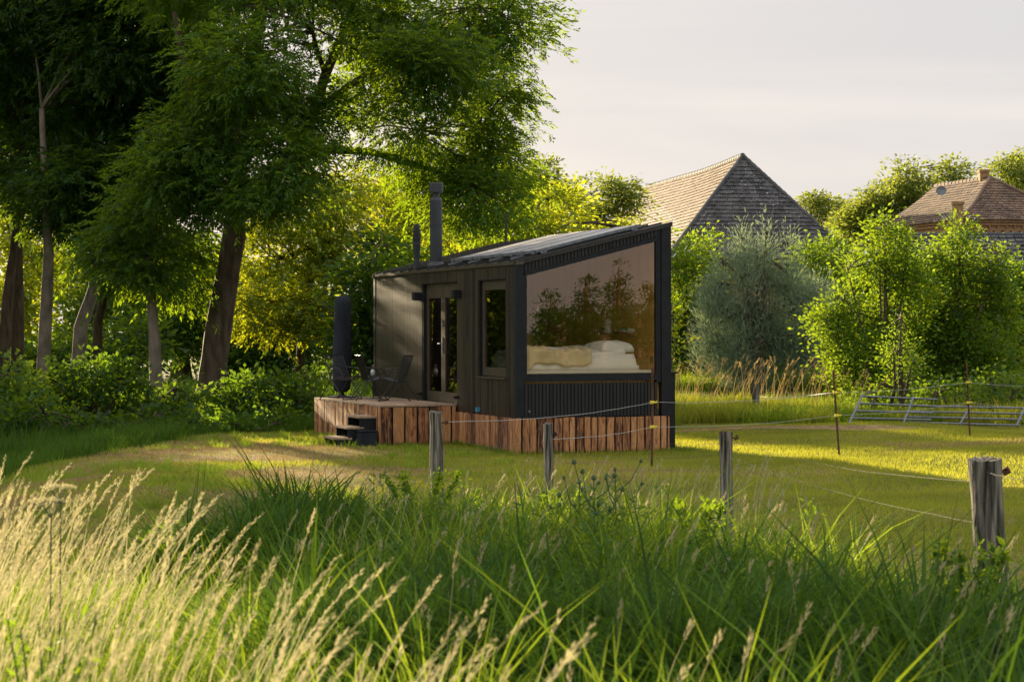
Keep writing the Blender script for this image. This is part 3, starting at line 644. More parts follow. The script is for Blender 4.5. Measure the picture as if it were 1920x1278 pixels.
def rod(px0, y0, px1, y1, Y, ys_, lab):
    a_ = at(px0, y0, Y); c_ = at(px1, y1, Y); c_.z = min(c_.z, float(G(c_.x, Y))-.05)
    o = empty('fence_rod', (c_.x, Y, 0), 0, lab, 'rod', 'rusty electric fence rods')
    b = MB(); b.tube([(0, 0, c_.z), ((a_.x-c_.x)*.55+.006, .01, c_.z+(a_.z-c_.z)*.5), (a_.x-c_.x, 0, a_.z)], .016, 7); b.build('rod_body', M['rust'], o)
    pts = []
    for y in ys_:
        q = at(px0+(px1-px0)*(y-y0)/(y1-y0), y, Y); pts.append(q)
        b = MB(); b.lathe([(.020, q.z-.02), (.030, q.z-.018), (.030, q.z+.018), (.020, q.z+.02)], q.x-c_.x, 0, 10); b.tube([(q.x-c_.x, -.02, q.z), (q.x-c_.x+.055, -.035, q.z), (q.x-c_.x+.06, -.035, q.z+.02)], .012, 6)
        b.build('insulator', M['yellow'], o)
    return pts
r1 = rod(1223, 690, 1221, 872, 26.0, (755, 801), 'rusty fence rod in front of the picture window corner')
r2 = rod(1562, 696, 1573, 851, 29.2, (738, 781), 'rusty leaning fence rod in the middle of the sunlit meadow')
r3 = rod(1812, 684, 1818, 822, 33.4, (720, 758), 'rusty fence rod in front of the metal gates')
def wire(pts, sag, lab, rad=.0022, seed=0, name='fence_wire'):
    r = random.Random(seed); b = MB()
    for a_, c_, s_ in zip(pts[:-1], pts[1:], sag):
        a_, c_ = Vector(a_), Vector(c_); P_ = []
        for k in range(15):
            q = k/14; v_ = a_.lerp(c_, q); v_.z -= s_*4*q*(1-q); v_.z += r.uniform(-.003, .003); P_.append(v_)
        b.tube(P_, rad, 5)
    return tagp(b.build(name, M['wire' if rad > .002 else 'barb']), lab, 'wire', 'fence wires')
E1 = at(1985, 728, 36.5); E2 = at(1985, 769, 36.5)
Q = lambda P_, dz, dx=.05: Vector((P_.x+dx, P_.y-.03, P_.z+dz))
wire([at(832, 790, 18.4), r1[0]], [.06], 'top wire sagging from the tall post to the first rusty rod', .003, 1)
wire([r1[0], r2[0], r3[0], E1], [.05, .04, .03], 'upper wire strung between the three rusty rods', .003, 2)
wire([at(1036, 823, 18.0), r1[1], r2[1], r3[1], E2], [.03, .05, .04, .03], 'lower wire from the thin grey post through the yellow insulators', .003, 3)
wire([at(826, 797, 18.4), at(1020, 797, 18.0)], [.20], 'slack barbed wire hanging deepest between the two middle posts', .0013, 4)
wire([at(826, 842, 18.4), at(1020, 827, 18.0)], [.03], 'barbed wire climbing from the tall post to the thin grey post', .0013, 5)
wire([at(1032, 801, 18.0), at(1352, 822, 16.4), at(1838, 905, 11.4)], [.10, .07], 'high barbed wire between the thin, short and thick wooden posts', .0011, 6)
wire([at(1032, 842, 18.0), at(1352, 852, 16.4), at(1840, 985, 11.4)], [.06, .05], 'low barbed wire between the thin, short and thick wooden posts', .0011, 7)
wire([at(1845, 888, 11.35), at(2020, 905, 9.4)], [.02], 'barbed wire leaving the thick post towards the right', .001, 8)
wire([at(1420, 745, 41.4), r2[0]], [.03], 'thin wire from the grey post by the willow to the leaning rod', .003, 9)

def gate(c4, bars, lab, stiles):
    """c4: lower-left, lower-right, upper-right, upper-left corners"""
    base = (Vector(c4[0])+Vector(c4[1]))/2; base.z = 0
    o = empty('metal_gate', base, 0, lab, 'gate', 'galvanised field gates'); a_, b_, c_, d_ = [Vector(x)-base for x in c4]
    for k in range(bars):
        q = k/(bars-1); m_ = MB(); m_.tube([a_.lerp(d_, q)-Vector((0.03, 0, 0)), b_.lerp(c_, q)+Vector((.06, 0, 0))], .019, 8); m_.build('rail', M['steel'], o)
    for q in stiles:
        m_ = MB(); m_.tube([a_.lerp(b_, q)-(d_-a_)*.06, d_.lerp(c_, q)+(d_-a_)*.06], .022, 8); m_.build('stile', M['steel'], o)
gate([at(1590, 800, 36.7), at(1735, 803, 36.7), at(1752, 752, 37.5), at(1616, 745, 37.5)], 5, 'leaning galvanised field gate left of the other gate', [0, .70])
gate([at(1694, 794, 36.95), at(1906, 801, 36.95), at(1920, 769, 37.4), at(1715, 764, 37.4)], 4, 'low galvanised field gate at the right, lying in the bramble', [.5, 1])

# ------------------------------------------------------------------ farm buildings
def roofface(b, e0, e1, t0, t1, rows, lift=.05, sag=0, flare=0, cols=1):
    """tiled roof plane in stepped courses from eave e0-e1 up to t0-t1"""
    e0, e1, t0, t1 = map(Vector, (e0, e1, t0, t1)); nrm = (e1-e0).cross((t0+t1)/2-(e0+e1)/2).normalized()
    if nrm.z < 0: nrm = -nrm
    r = random.Random(int(e0.x*10))
    for k in range(rows):
        q0, q1 = k/rows, (k+1.12)/rows; q1 = min(q1, 1)
        wid = (e1-e0).length*(1-q0)+(t1-t0).length*q0
        nc = max(1, int(wid/.30)) if cols else max(2, int(wid/2))
        for c in range(nc):
            s0, s1 = c/nc, (c+1)/nc
            def P_(s, q):
                v_ = e0.lerp(e1, s).lerp(t0.lerp(t1, s), q); v_ += nrm*(-flare*math.sin(PI*q))
                v_.z -= sag*math.sin(PI*s)*q*(1+.25*math.sin(7*s)); return v_
            j = r.uniform(-.25, .25)*lift
            g_ = .05*(s1-s0); s0 += g_; s1 -= g_
            A_, B_ = P_(s0, q0)+nrm*(lift+j), P_(s1, q0)+nrm*(lift+j); C_, D_ = P_(s1, q1), P_(s0, q1)
            E_, F_ = P_(s0, q0)-nrm*.02, P_(s1, q0)-nrm*.02
            b.add([A_, B_, C_, D_, E_, F_], [(0, 1, 2, 3), (4, 5, 1, 0)], r.random())
def ridge(b, pts, r_=.12, sag=0):
    P_ = []
    for a_, c_ in zip(pts[:-1], pts[1:]):
        n = max(2, int((Vector(c_)-Vector(a_)).length/.35))
        for k in range(n):
            q0, q1 = k/n, (k+1)/n
            u0 = Vector(a_).lerp(Vector(c_), q0); u1 = Vector(a_).lerp(Vector(c_), q1)
            u0.z -= sag*math.sin(PI*q0)*(1+.25*math.sin(7*q0)); u1.z -= sag*math.sin(PI*q1)*(1+.25*math.sin(7*q1))
            b.tube([u0, u1], [r_*1.12, r_*.92], 7, .3+.4*((k*7) % 5)/5)
barn = empty('tiled_barn', (11.7, 100, 0), 0, 'large barn with a steep hipped tile roof behind the bushes', 'barn')
bo = Vector((11.7, 100, 0)); eu = Vector((.988, .153, 0)); ev = Vector((-.153, .988, 0)); RZ, EZ, w_, h0, LEN = 10.6, 5.3, 4.75, 3.4, 22.0
def bp_(u, v, z): return eu*u+ev*v+Vector((0, 0, z))
A1, A2 = bp_(0, 0, RZ), bp_(0, LEN, RZ-.05)
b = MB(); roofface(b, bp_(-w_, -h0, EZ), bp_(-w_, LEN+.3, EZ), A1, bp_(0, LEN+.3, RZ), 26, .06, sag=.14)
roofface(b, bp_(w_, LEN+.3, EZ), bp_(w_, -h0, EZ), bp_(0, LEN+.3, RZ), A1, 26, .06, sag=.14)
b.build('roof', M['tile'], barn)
b = MB(); roofface(b, bp_(w_, -h0, EZ), bp_(-w_, -h0, EZ), A1, A1, 26, .06); b.build('hip_roof', M['shadetile'], barn)
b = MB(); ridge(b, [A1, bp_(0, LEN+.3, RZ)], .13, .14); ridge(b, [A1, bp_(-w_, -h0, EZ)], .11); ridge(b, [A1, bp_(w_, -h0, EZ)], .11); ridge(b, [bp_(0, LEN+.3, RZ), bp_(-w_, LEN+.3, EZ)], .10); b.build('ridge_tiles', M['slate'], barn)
b = MB()
q = [(-w_+.3, -h0+.3), (w_-.3, -h0+.3), (w_-.3, LEN), (-w_+.3, LEN)]
b.prismz([tuple((eu*a_+ev*c_).xy) for a_, c_ in q], 0, EZ); b.build('wall', M['brick'], barn)
house = empty('brick_house', (19.46, 85, 0), 0, 'brick house with an arched cornice, two chimneys and a brown hipped roof', 'house')
eu = Vector((.968, .25, 0)); ev = Vector((-.25, .968, 0)); w_, h0, LEN = 2.86, 3.0, 8.4; EZ, RZ = 6.64, 8.60
B1, B2 = bp_(w_, h0, RZ), bp_(w_, LEN, RZ)
b = MB(); fl = .12
roofface(b, bp_(-.25, -.25, EZ-.12), bp_(-.25, LEN, EZ-.12), B1, B2, 17, .045, flare=fl)
roofface(b, bp_(2*w_+.25, LEN, EZ-.12), bp_(2*w_+.25, -.25, EZ-.12), B2, B1, 17, .045, flare=fl)
roofface(b, bp_(2*w_+.25, -.25, EZ-.12), bp_(-.25, -.25, EZ-.12), B1, B1, 17, .045, flare=fl)
b.build('roof', M['redtile'], house)
b = MB(); ridge(b, [B1, B2], .09); ridge(b, [B1, bp_(w_*.5-.12, h0*.5-.12, (EZ+RZ)/2-.16), bp_(-.25, -.25, EZ-.10)], .08); ridge(b, [B1, bp_(w_*1.5+.12, h0*.5-.12, (EZ+RZ)/2-.16), bp_(2*w_+.25, -.25, EZ-.10)], .08); b.build('ridge_tiles', M['redtile'], house)
b = MB(); q = [(0, 0), (2*w_, 0), (2*w_, LEN), (0, LEN)]
b.prismz([tuple((eu*a_+ev*c_).xy) for a_, c_ in q], 0, EZ-.1)
for dz, pr in [(.14, .16), (.26, .10)]:
    q = [(-pr, -pr), (2*w_+pr, -pr), (2*w_+pr, LEN), (-pr, LEN)]; b.prismz([tuple((eu*a_+ev*c_).xy) for a_, c_ in q], EZ-dz-.09, EZ-dz)
q = [(-.05, -.05), (2*w_+.05, -.05), (2*w_+.05, LEN), (-.05, LEN)]; b.prismz([tuple((eu*a_+ev*c_).xy) for a_, c_ in q], EZ-.86, EZ-.80)
b.build('wall', M['brick'], house)
def archrow(b, o0, dr, nr, n, pitch, z):     # corbel arches: raised rings and little piers
    for k in range(n):
        c_ = o0+dr*(pitch*(k+.5)); ring = []
        for j in range(9):
            a_ = PI*j/8; ring.append(c_+dr*(math.cos(a_)*pitch*.42)+nr*.05+Vector((0, 0, z+math.sin(a_)*pitch*.42)))
        b.tube(ring, .035, 5, .7); p0 = o0+dr*(pitch*k)+nr*.05
        b.tube([p0+Vector((0, 0, z-.22)), p0+Vector((0, 0, z+.05))], .05, 5, .7)
        b.tube([p0+Vector((0, 0, z+.26)), p0+Vector((0, 0, z+.42))], .045, 5, .7)
b = MB(); archrow(b, Vector((0, 0, 0)), eu, -ev, 14, .40, EZ-.72); b.build('cornice_arches', M['brick'], house)
def chimney(px, Y_, z0, z1, wd):
    p_ = at(px, 400, Y_)-Vector((19.46, 85, 0)); b = MB()
    b.box(p_.x-wd/2, p_.x+wd/2, p_.y-wd/2, p_.y+wd/2, z0, z1-.12); b.box(p_.x-wd/2-.04, p_.x+wd/2+.04, p_.y-wd/2-.04, p_.y+wd/2+.04, z1-.119, z1)
    b.build('chimney', M['brick'], house)
chimney(1845, 89.3, 8.2, 1.857+(616-320)/F*89.3, .40); chimney(1797, 84.5, 5.6, 1.857+(616-380)/F*84.5, .38)
p_ = at(1766, 362, 87.5)-Vector((19.46, 85, 0)); b = MB()
b.lathe([(.03, 0), (.12, .012), (.20, .045), (.23, .07), (.222, .075), (.12, .025), (.03, .012)], 0, 0, 22); b.tube([(0, .2, .04), (.0, .0, .25)], .012, 5); b.tube([(0, 0, 0), (0, .25, -.25)], .02, 6)
d_ = b.build('satellite_dish', M['steel'], house); d_.location = p_; d_.rotation_euler = (PI/2-.35, 0, -.25)
sb = empty('slate_outbuilding', (24, 76, 0), 0, 'low outbuilding with a dark slate roof below the brick house', 'outbuilding')
b = MB(); za = 1.857+(616-441)/F*79.0; zb = 3.2
roofface(b, (-8.5, -.9, zb), (9, -.9, zb), (-8.5, 3.0, za), (9, 3.0, za), 14, .07); roofface(b, (9, 6.9, zb), (-8.5, 6.9, zb), (9, 3.0, za), (-8.5, 3.0, za), 14, .07)
b.build('roof', M['slate'], sb)
b = MB(); ridge(b, [(-8.5, 3, za), (9, 3, za)], .09); b.build('ridge_tiles', M['slate'], sb)
b = MB(); b.add([(x, y, z) for x in (-8.3, 8.8) for y, z in ((-.6, 0), (6.6, 0), (6.6, zb), (3, za-.25), (-.6, zb))], [(0, 1, 2, 3, 4), (9, 8, 7, 6, 5), (0, 4, 9, 5), (1, 6, 7, 2)]); b.build('wall', M['brick'], sb)

# ------------------------------------------------------------------ vegetation generators
def unit(v): return v/np.maximum(np.linalg.norm(v, axis=-1, keepdims=True), 1e-9)
def quads(P, D, L_3, W3, roll):
    """rhombic leaves: base P, direction D, length, width"""
    n = len(P); up = roll; S_ = unit(np.cross(D, up)); mid = P+D*(L_3*.45)[:, None]
    nn = unit(np.cross(S_, D))
    V = np.stack([P, mid+S_*(W3/2)[:, None]+nn*(W3*.12)[:, None], P+D*L_3[:, None], mid-S_*(W3/2)[:, None]+nn*(W3*.12)[:, None]], 1).reshape(-1, 3)
    return V, np.arange(4*n).reshape(-1, 4)
def inell(n, r, shell=2.4):
    d = unit(r.standard_normal((n, 3))); return d*(r.random(n)**(1/shell))[:, None]
def noise3(P, s, ph):
    x, y, z = (P*s).T
    return (np.sin(x+1.3*y+ph)+np.sin(1.7*y-1.1*z+ph*2)+np.sin(1.4*z+.9*x+ph*3)+.6*np.sin(2.7*x-2.1*z+ph)+.6*np.sin(2.9*y+2.3*x+ph*1.7))/3
def sprays(blobs, dens, seed, clump=.55, per=9, leaf=(.085, .026), pinn=True, droop=.5, gap=-.15, flat=.45, gs=1.3, shell=2.2):
    """blobs: (center, radii) in metres. dens: clumps per blob unit area. Returns verts, faces, tone"""
    r = np.random.default_rng(seed); Cs = []; Os = []; Ts = []
    for c, rad in blobs:
        c = np.array(c, float); rad = np.array(rad, float)
        area = (rad[0]*rad[2]+rad[0]*rad[1]+rad[1]*rad[2])/3*4*PI; n = int(area*dens)
        u = inell(n, r, shell); P = c+u*rad; k = noise3(P, gs, seed) > gap; P = P[k]; u = u[k]
        Cs.append(P); Os.append(unit(u*rad[::-1]+1e-6)); Ts.append(.5+.28*noise3(P, .9, seed+3))
    Cc = np.concatenate(Cs); O = np.concatenate(Os); T = np.concatenate(Ts)
    # twig tips inside each clump
    n = len(Cc); idx = np.repeat(np.arange(n), per)
    off = r.standard_normal((len(idx), 3))*clump*.5; off[:, 2] *= flat
    off[:, 2] -= .35*(off[:, 0]**2+off[:, 1]**2)/max(clump, .01)
    P = Cc[idx]+off; hd = off.copy(); hd[:, 2] = 0
    D = unit(unit(hd)*.8+O[idx]*.6+np.array([0, 0, -droop])+r.standard_normal((len(idx), 3))*.35); tn = T[idx]+r.normal(0, .12, len(idx))
    if pinn:                                 # compound leaf: pairs of leaflets on a short stalk
        L_4 = .22; Ps = []; Ds = []; Tt = []
        side = unit(np.cross(D, r.standard_normal(D.shape)*.4+np.array([0, 0, 1])))
        for k, (q, s) in enumerate([(.25, 1), (.25, -1), (.5, 1), (.5, -1), (.75, 1), (.75, -1), (1, 0)]):
            dd = unit(D*(.75 if s else 1)+side*s*.75+np.array([0, 0, -.25])+r.standard_normal(D.shape)*.15)
            Ps.append(P+D*L_4*q+np.array([0, 0, -.05*q*q])); Ds.append(dd); Tt.append(tn)
        P = np.concatenate(Ps); D = np.concatenate(Ds); tn = np.concatenate(Tt)
    m_ = len(P); up = unit(r.standard_normal((m_, 3))*.7+np.array([0, 0, .9]))
    Ls = leaf[0]*r.uniform(.7, 1.3, m_); Ws = leaf[1]*r.uniform(.8, 1.2, m_)
    V, Fq = quads(P, D, Ls, Ws, up)
    return V, Fq, np.clip(tn+r.normal(0, .08, m_), 0, 1), Cc
def crownmesh(name, data, mat, parent):
    V, Fq, tn, _ = data; return mesh(name, V, [Fq], mat, parent, [tn])
def branches(b, start, blobs, Cc, r, r0, nsub=9, rmin=.012):
    """limbs from the nearest trunk point to each blob, then boughs out to clumps"""
    for c, rad in blobs:
        c = Vector(c); s_ = min(start, key=lambda q: (Vector(q[0])-c).length+.8*max(0, Vector(q[0]).z-c.z))
        p0 = Vector(s_[0]); rad0 = min(s_[1]*.6, r0); n = 6; pts = []
        for k in range(n+1):
            q = k/n; v_ = p0.lerp(c, q); v_.z += .18*(c-p0).length*math.sin(PI*q)*.6; v_ += Vector([r.uniform(-.08, .08) for _ in range(3)])*(c-p0).length*.25*math.sin(PI*q); pts.append(v_)
        b.tube(pts, [rad0*(1-.72*k/n) for k in range(n+1)], 6)
        c0 = np.array(c); near = Cc[(np.abs((Cc-c0)/np.array(rad)) < 1.05).all(1)]
        if not len(near): continue
        for _ in range(nsub):
            e = Vector(near[r.randrange(len(near))]); k = r.randint(2, n); a_ = pts[k]
            m1 = a_.lerp(e, .5)+Vector((r.uniform(-.15, .15), r.uniform(-.15, .15), r.uniform(0, .25)))*((e-a_).length*.4)
            b.tube([a_, m1, e], [rad0*(1-.72*k/n)*.55+rmin, rmin*1.6, rmin*.6], 4, cap=False)
def tree(name, lab, cat, trunk, trad, blobs, mat, bark='bark', dens=3.0, seed=1, group=None, nsub=9, limb=.14, extra=(), parts=True, **kw):
    """trunk: polyline of world points; trad: radii along it"""
    base = Vector(trunk[0]); base.z = 0
    o = empty(name, base, 0, lab, cat, group); r = random.Random(seed); sh = np.array(base)
    d = sprays(blobs, dens, seed, **kw)
    cr = crownmesh('crown', (d[0]-sh, d[1], d[2], None), mat, o)
    b = MB(); P_ = [Vector(p)-base for p in trunk]; fine = []
    for k in range(len(P_)-1):
        for q in (0, .34, .67): fine.append((P_[k].lerp(P_[k+1], q), trad[k]+(trad[k+1]-trad[k])*q))
    fine.append((P_[-1], trad[-1]))
    rf_ = [q[1]*(1+r.uniform(-.05, .05)) for q in fine]; rf_[0] *= 1.25
    b.tube([q[0] for q in fine], rf_, 12)
    for pl_, ra_ in extra: b.tube([Vector(p)-base for p in pl_], ra_, 9)
    st = [(q[0], q[1]) for q in fine[len(fine)//3:]]
    for pl_, ra_ in extra: st += [(Vector(p)-base, x) for p, x in zip(pl_, ra_)]
    bl = [(tuple(np.array(c)-sh), rad) for c, rad in blobs]
    branches(b, st, bl, d[3]-sh, r, limb, nsub)
    b.build('trunk', M[bark], o, smooth=True)
    return o
def PB(px, py, Y_, rx, ry, rd=None):         # blob given by where it shows in the photo, its distance and its depth radius
    c = at(px, py, Y_); k = Y_/F
    return ((c.x, c.y, c.z), (rx*k, rd if rd else (rx+ry)/2*k, ry*k))

# ------------------------------------------------------------------ big ash over the cabin
ash_blobs = [
 PB(960, 60, 42, 100, 80), PB(870, 20, 41, 120, 90), PB(800, 120, 40, 130, 80), PB(930, 175, 43, 70, 60), PB(700, 60, 42, 120, 90),
 PB(900, 270, 42, 95, 75), PB(780, 235, 41, 110, 80), PB(910, 370, 41, 90, 62), PB(830, 330, 42.5, 70, 55), PB(940, 330, 44, 60, 60), PB(700, 150, 44, 90, 80),
 PB(560, 30, 40, 130, 80), PB(450, 120, 39, 120, 100), PB(560, 200, 41, 100, 80), PB(380, 250, 39.5, 110, 80), PB(540, 300, 39, 90, 70), PB(500, 360, 39, 80, 50),
 PB(600, -120, 42, 300, 110), PB(850, -110, 43, 200, 110), PB(400, -80, 41, 200, 120),
 PB(330, 310, 39.5, 90, 70), PB(380, 370, 40, 60, 45)]
trunk = [at(393, 770, 42), at(398, 700, 42), at(412, 600, 42), at(426, 520, 42), at(440, 440, 42), at(446, 340, 42), at(452, 250, 42), at(470, 130, 42), at(495, 0, 42), at(500, -150, 42)]
tree('ash_tree', 'huge dark ash tree leaning over the cabin on a thick tilted trunk', 'tree', trunk, [.33, .30, .275, .26, .25, .21, .19, .16, .13, .07], ash_blobs, M['ash'], dens=9, seed=21, nsub=16, limb=.13, gap=-.22, clump=.55, per=17, leaf=(.115, .038), droop=.30, gs=1.5, shell=2.0,
 extra=[([at(444, 380, 42), at(520, 330, 42), at(580, 240, 42), at(612, 140, 42), at(655, 40, 42), at(700, -60, 42)], [.17, .15, .13, .11, .09, .05]),
        ([at(452, 400, 42), at(520, 320, 42), at(600, 278, 42), at(700, 284, 42), at(790, 312, 42), at(870, 350, 42)], [.14, .12, .10, .075, .05, .03]),
        ([at(448, 330, 42), at(400, 230, 41), at(350, 130, 40.5), at(330, 20, 40)], [.14, .11, .09, .06]),
        ([at(600, 200, 42), at(700, 130, 42), at(820, 60, 42), at(920, 30, 42)], [.08, .06, .045, .02])])
# the low, sunlit skirt of foliage between ash trunk and parasol belongs to a younger ash behind
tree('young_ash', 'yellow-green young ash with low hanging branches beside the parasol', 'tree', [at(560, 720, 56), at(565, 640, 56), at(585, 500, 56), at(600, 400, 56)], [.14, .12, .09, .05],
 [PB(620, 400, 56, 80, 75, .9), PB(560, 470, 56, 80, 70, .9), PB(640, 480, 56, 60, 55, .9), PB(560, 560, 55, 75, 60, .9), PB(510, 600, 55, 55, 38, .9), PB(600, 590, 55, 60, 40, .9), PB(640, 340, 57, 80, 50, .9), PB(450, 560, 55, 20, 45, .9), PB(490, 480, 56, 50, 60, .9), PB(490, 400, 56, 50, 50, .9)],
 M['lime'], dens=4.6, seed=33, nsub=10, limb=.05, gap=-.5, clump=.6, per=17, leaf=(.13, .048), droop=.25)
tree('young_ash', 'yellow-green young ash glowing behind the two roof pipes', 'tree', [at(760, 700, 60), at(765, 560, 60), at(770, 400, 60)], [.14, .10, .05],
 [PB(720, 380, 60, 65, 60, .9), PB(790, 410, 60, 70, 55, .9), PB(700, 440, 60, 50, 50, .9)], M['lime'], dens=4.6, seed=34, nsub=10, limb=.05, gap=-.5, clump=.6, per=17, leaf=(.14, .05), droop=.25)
# ------------------------------------------------------------------ trees of the wood on the left
LT = [ # trunk foot px, Y, top px, radius, blobs, label, bark
 ([(2, 690), (14, 560), (26, 470), (40, 330)], 47, .17, [(30, 290, 110, 80), (10, 150, 110, 90), (40, 360, 70, 30), (60, 20, 160, 120)], 'slim forest tree leaning in from the left picture edge', 'bark'),
 ([(32, 690), (34, 560), (33, 400), (38, 200)], 49, .19, [(60, 60, 150, 110), (90, 210, 120, 90)], 'dark straight forest tree second from the left picture edge', 'bark'),
 ([(76, 700), (88, 560), (92, 470), (86, 350), (80, 200)], 45, .165, [(150, 330, 100, 70), (120, 390, 60, 40), (200, 200, 110, 90), (230, 60, 130, 100), (60, -40, 200, 110), (330, 60, 120, 110), (250, -60, 200, 90)], 'pale-barked forest tree with a straight slim trunk', 'palebark'),
 ([(142, 690), (152, 610), (176, 540), (186, 470), (190, 330)], 45.5, .19, [(235, 390, 70, 55), (270, 300, 100, 80), (300, 150, 110, 90), (400, 180, 90, 90), (120, 330, 90, 70)], 'forest tree whose pale trunk bends sharply to the right', 'palebark'),
 ([(180, 700), (184, 600), (205, 510), (230, 400)], 56, .17, [(250, 480, 90, 60), (210, 380, 100, 80)], 'dark forest tree standing behind the bent pale trunk', 'bark'),
 ([(-260, 700), (-255, 560), (-240, 400), (-240, 250)], 44, .2, [(-260, 420, 110, 110), (-230, 560, 80, 90), (-330, 560, 90, 100), (-300, 300, 130, 110), (-250, 650, 90, 50)], 'unseen forest tree added for shade just beyond the left picture edge', 'bark'),  # out of frame, added to shade the grass on the left
 ([(-470, 700), (-465, 560), (-440, 400), (-440, 250)], 42, .2, [(-460, 420, 130, 110), (-430, 560, 100, 90), (-530, 560, 90, 100), (-500, 300, 130, 110), (-450, 650, 100, 50)], 'unseen forest tree added for shade well beyond the left picture edge', 'bark'),  # second unseen tree, added to widen that shade
 ([(-420, 700), (-400, 300), (-400, 50)], 46, .24, [(-310, 130, 120, 110), (-380, 90, 90, 80), (-350, 220, 90, 70), (-290, 20, 90, 70)], 'unseen tall forest tree added for shade beyond the left picture edge, higher than its neighbours', 'bark'),  # unseen, crown placed to shade the near grass on the right
 ([(294, 720), (290, 640), (284, 560), (288, 450), (300, 300)], 41, .145, [(280, 480, 65, 45), (225, 455, 60, 45), (325, 460, 55, 50), (300, 390, 90, 60), (330, 530, 30, 35)], 'forest tree with a short pale trunk under drooping dark foliage', 'palebark')]
for k, (tp, Y_, r0, bl, lab, bark) in enumerate(LT):
    n = len(tp); tree('forest_tree', lab, 'tree', [at(a_, c_, Y_) if i_ else at(a_, c_, Y_)-Vector((0, 0, .9)) for i_, (a_, c_) in enumerate(tp)], [r0*(1-.6*i_/(n-1)) for i_ in range(n)],
      [PB(a_, c_, Y_-.5+(j % 3), e, g_) for j, (a_, c_, e, g_) in enumerate(bl)], M['dark'] if k != 8 else M['ash'], bark, dens=7, seed=50+k, group='trees at the edge of the wood', nsub=8, limb=.08, gap=-.42, clump=.65, per=16, leaf=(.14, .05), droop=.3)
tree('forest_tree', 'broad dark tree of the wood, mirrored in the narrow side window', 'tree', [(-19.5, 52.5, -.2), (-19.5, 52.5, 3), (-19.6, 52.5, 6)], [.25, .18, .08],
 [((-16.5, 50.5, 2.6), (2.6, 1.6, 2.4)), ((-19.5, 53, 4.2), (3.4, 1.8, 3.2)), ((-23, 56, 4.2), (3.4, 1.8, 3.6)), ((-19.5, 52.5, 1.6), (4, 1.4, 1.5))], M['dark'], dens=5, seed=71, group='trees at the edge of the wood', nsub=8, limb=.08, gap=-.8, clump=.8, per=20, leaf=(.22, .11), pinn=False, droop=.2)
# ------------------------------------------------------------------ trees further back
BT = [ # px, Y, foot y, crown blobs, mat, label
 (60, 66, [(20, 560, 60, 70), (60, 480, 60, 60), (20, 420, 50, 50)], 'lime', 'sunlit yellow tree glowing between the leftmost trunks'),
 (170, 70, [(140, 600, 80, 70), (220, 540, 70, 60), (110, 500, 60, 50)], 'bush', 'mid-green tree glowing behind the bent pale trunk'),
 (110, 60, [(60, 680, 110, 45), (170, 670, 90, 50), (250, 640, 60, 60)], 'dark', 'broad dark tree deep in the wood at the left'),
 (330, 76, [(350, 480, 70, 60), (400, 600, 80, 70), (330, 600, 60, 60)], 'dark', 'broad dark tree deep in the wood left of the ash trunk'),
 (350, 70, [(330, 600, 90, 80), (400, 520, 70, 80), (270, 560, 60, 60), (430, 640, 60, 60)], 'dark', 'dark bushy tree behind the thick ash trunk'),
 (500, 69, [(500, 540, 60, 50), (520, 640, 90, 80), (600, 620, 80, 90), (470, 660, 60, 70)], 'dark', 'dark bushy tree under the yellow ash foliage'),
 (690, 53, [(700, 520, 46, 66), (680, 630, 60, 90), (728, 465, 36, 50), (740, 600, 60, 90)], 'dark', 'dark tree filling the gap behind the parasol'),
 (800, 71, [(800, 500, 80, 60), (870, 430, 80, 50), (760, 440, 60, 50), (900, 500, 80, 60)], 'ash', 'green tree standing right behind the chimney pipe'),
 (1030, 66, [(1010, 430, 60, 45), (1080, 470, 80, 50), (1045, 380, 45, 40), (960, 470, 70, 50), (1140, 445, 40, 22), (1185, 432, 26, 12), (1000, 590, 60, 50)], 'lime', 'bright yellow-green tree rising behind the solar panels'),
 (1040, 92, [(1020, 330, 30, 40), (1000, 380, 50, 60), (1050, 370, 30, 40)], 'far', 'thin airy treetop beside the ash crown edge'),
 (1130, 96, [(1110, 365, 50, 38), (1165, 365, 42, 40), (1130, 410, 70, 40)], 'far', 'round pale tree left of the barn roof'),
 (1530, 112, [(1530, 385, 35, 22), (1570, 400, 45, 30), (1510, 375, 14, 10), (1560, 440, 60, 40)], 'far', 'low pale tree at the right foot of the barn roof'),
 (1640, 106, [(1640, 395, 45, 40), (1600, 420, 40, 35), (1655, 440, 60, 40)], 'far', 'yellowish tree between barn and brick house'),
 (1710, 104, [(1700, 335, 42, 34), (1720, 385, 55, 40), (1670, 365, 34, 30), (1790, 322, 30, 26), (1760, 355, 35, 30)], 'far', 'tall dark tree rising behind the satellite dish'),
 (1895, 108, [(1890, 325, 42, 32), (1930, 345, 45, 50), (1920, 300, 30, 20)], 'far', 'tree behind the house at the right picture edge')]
for k, (px, Y_, bl, mt_, lab) in enumerate(BT):
    f0 = at(px, 616, Y_); top = min(c_ for _, c_, _, _ in bl); tp = at(bl[0][0], top+5, Y_); far = Y_ > 80
    tree('background_tree', lab, 'tree', [(f0.x, Y_, -.3), (f0.x*.6+tp.x*.4, Y_, tp.z*.5), tuple(tp)], [.24, .16, .05], [PB(a_, c_, Y_-1+(j*1.3 % 3), e, g_) for j, (a_, c_, e, g_) in enumerate(bl)],
      M[mt_], dens=6 if far else 6, seed=80+k, group='trees in the background', nsub=8, limb=.10, gap=-.38 if far else -.6, clump=.75, per=22, leaf=(.24, .12), pinn=False, droop=.15, gs=1.2)
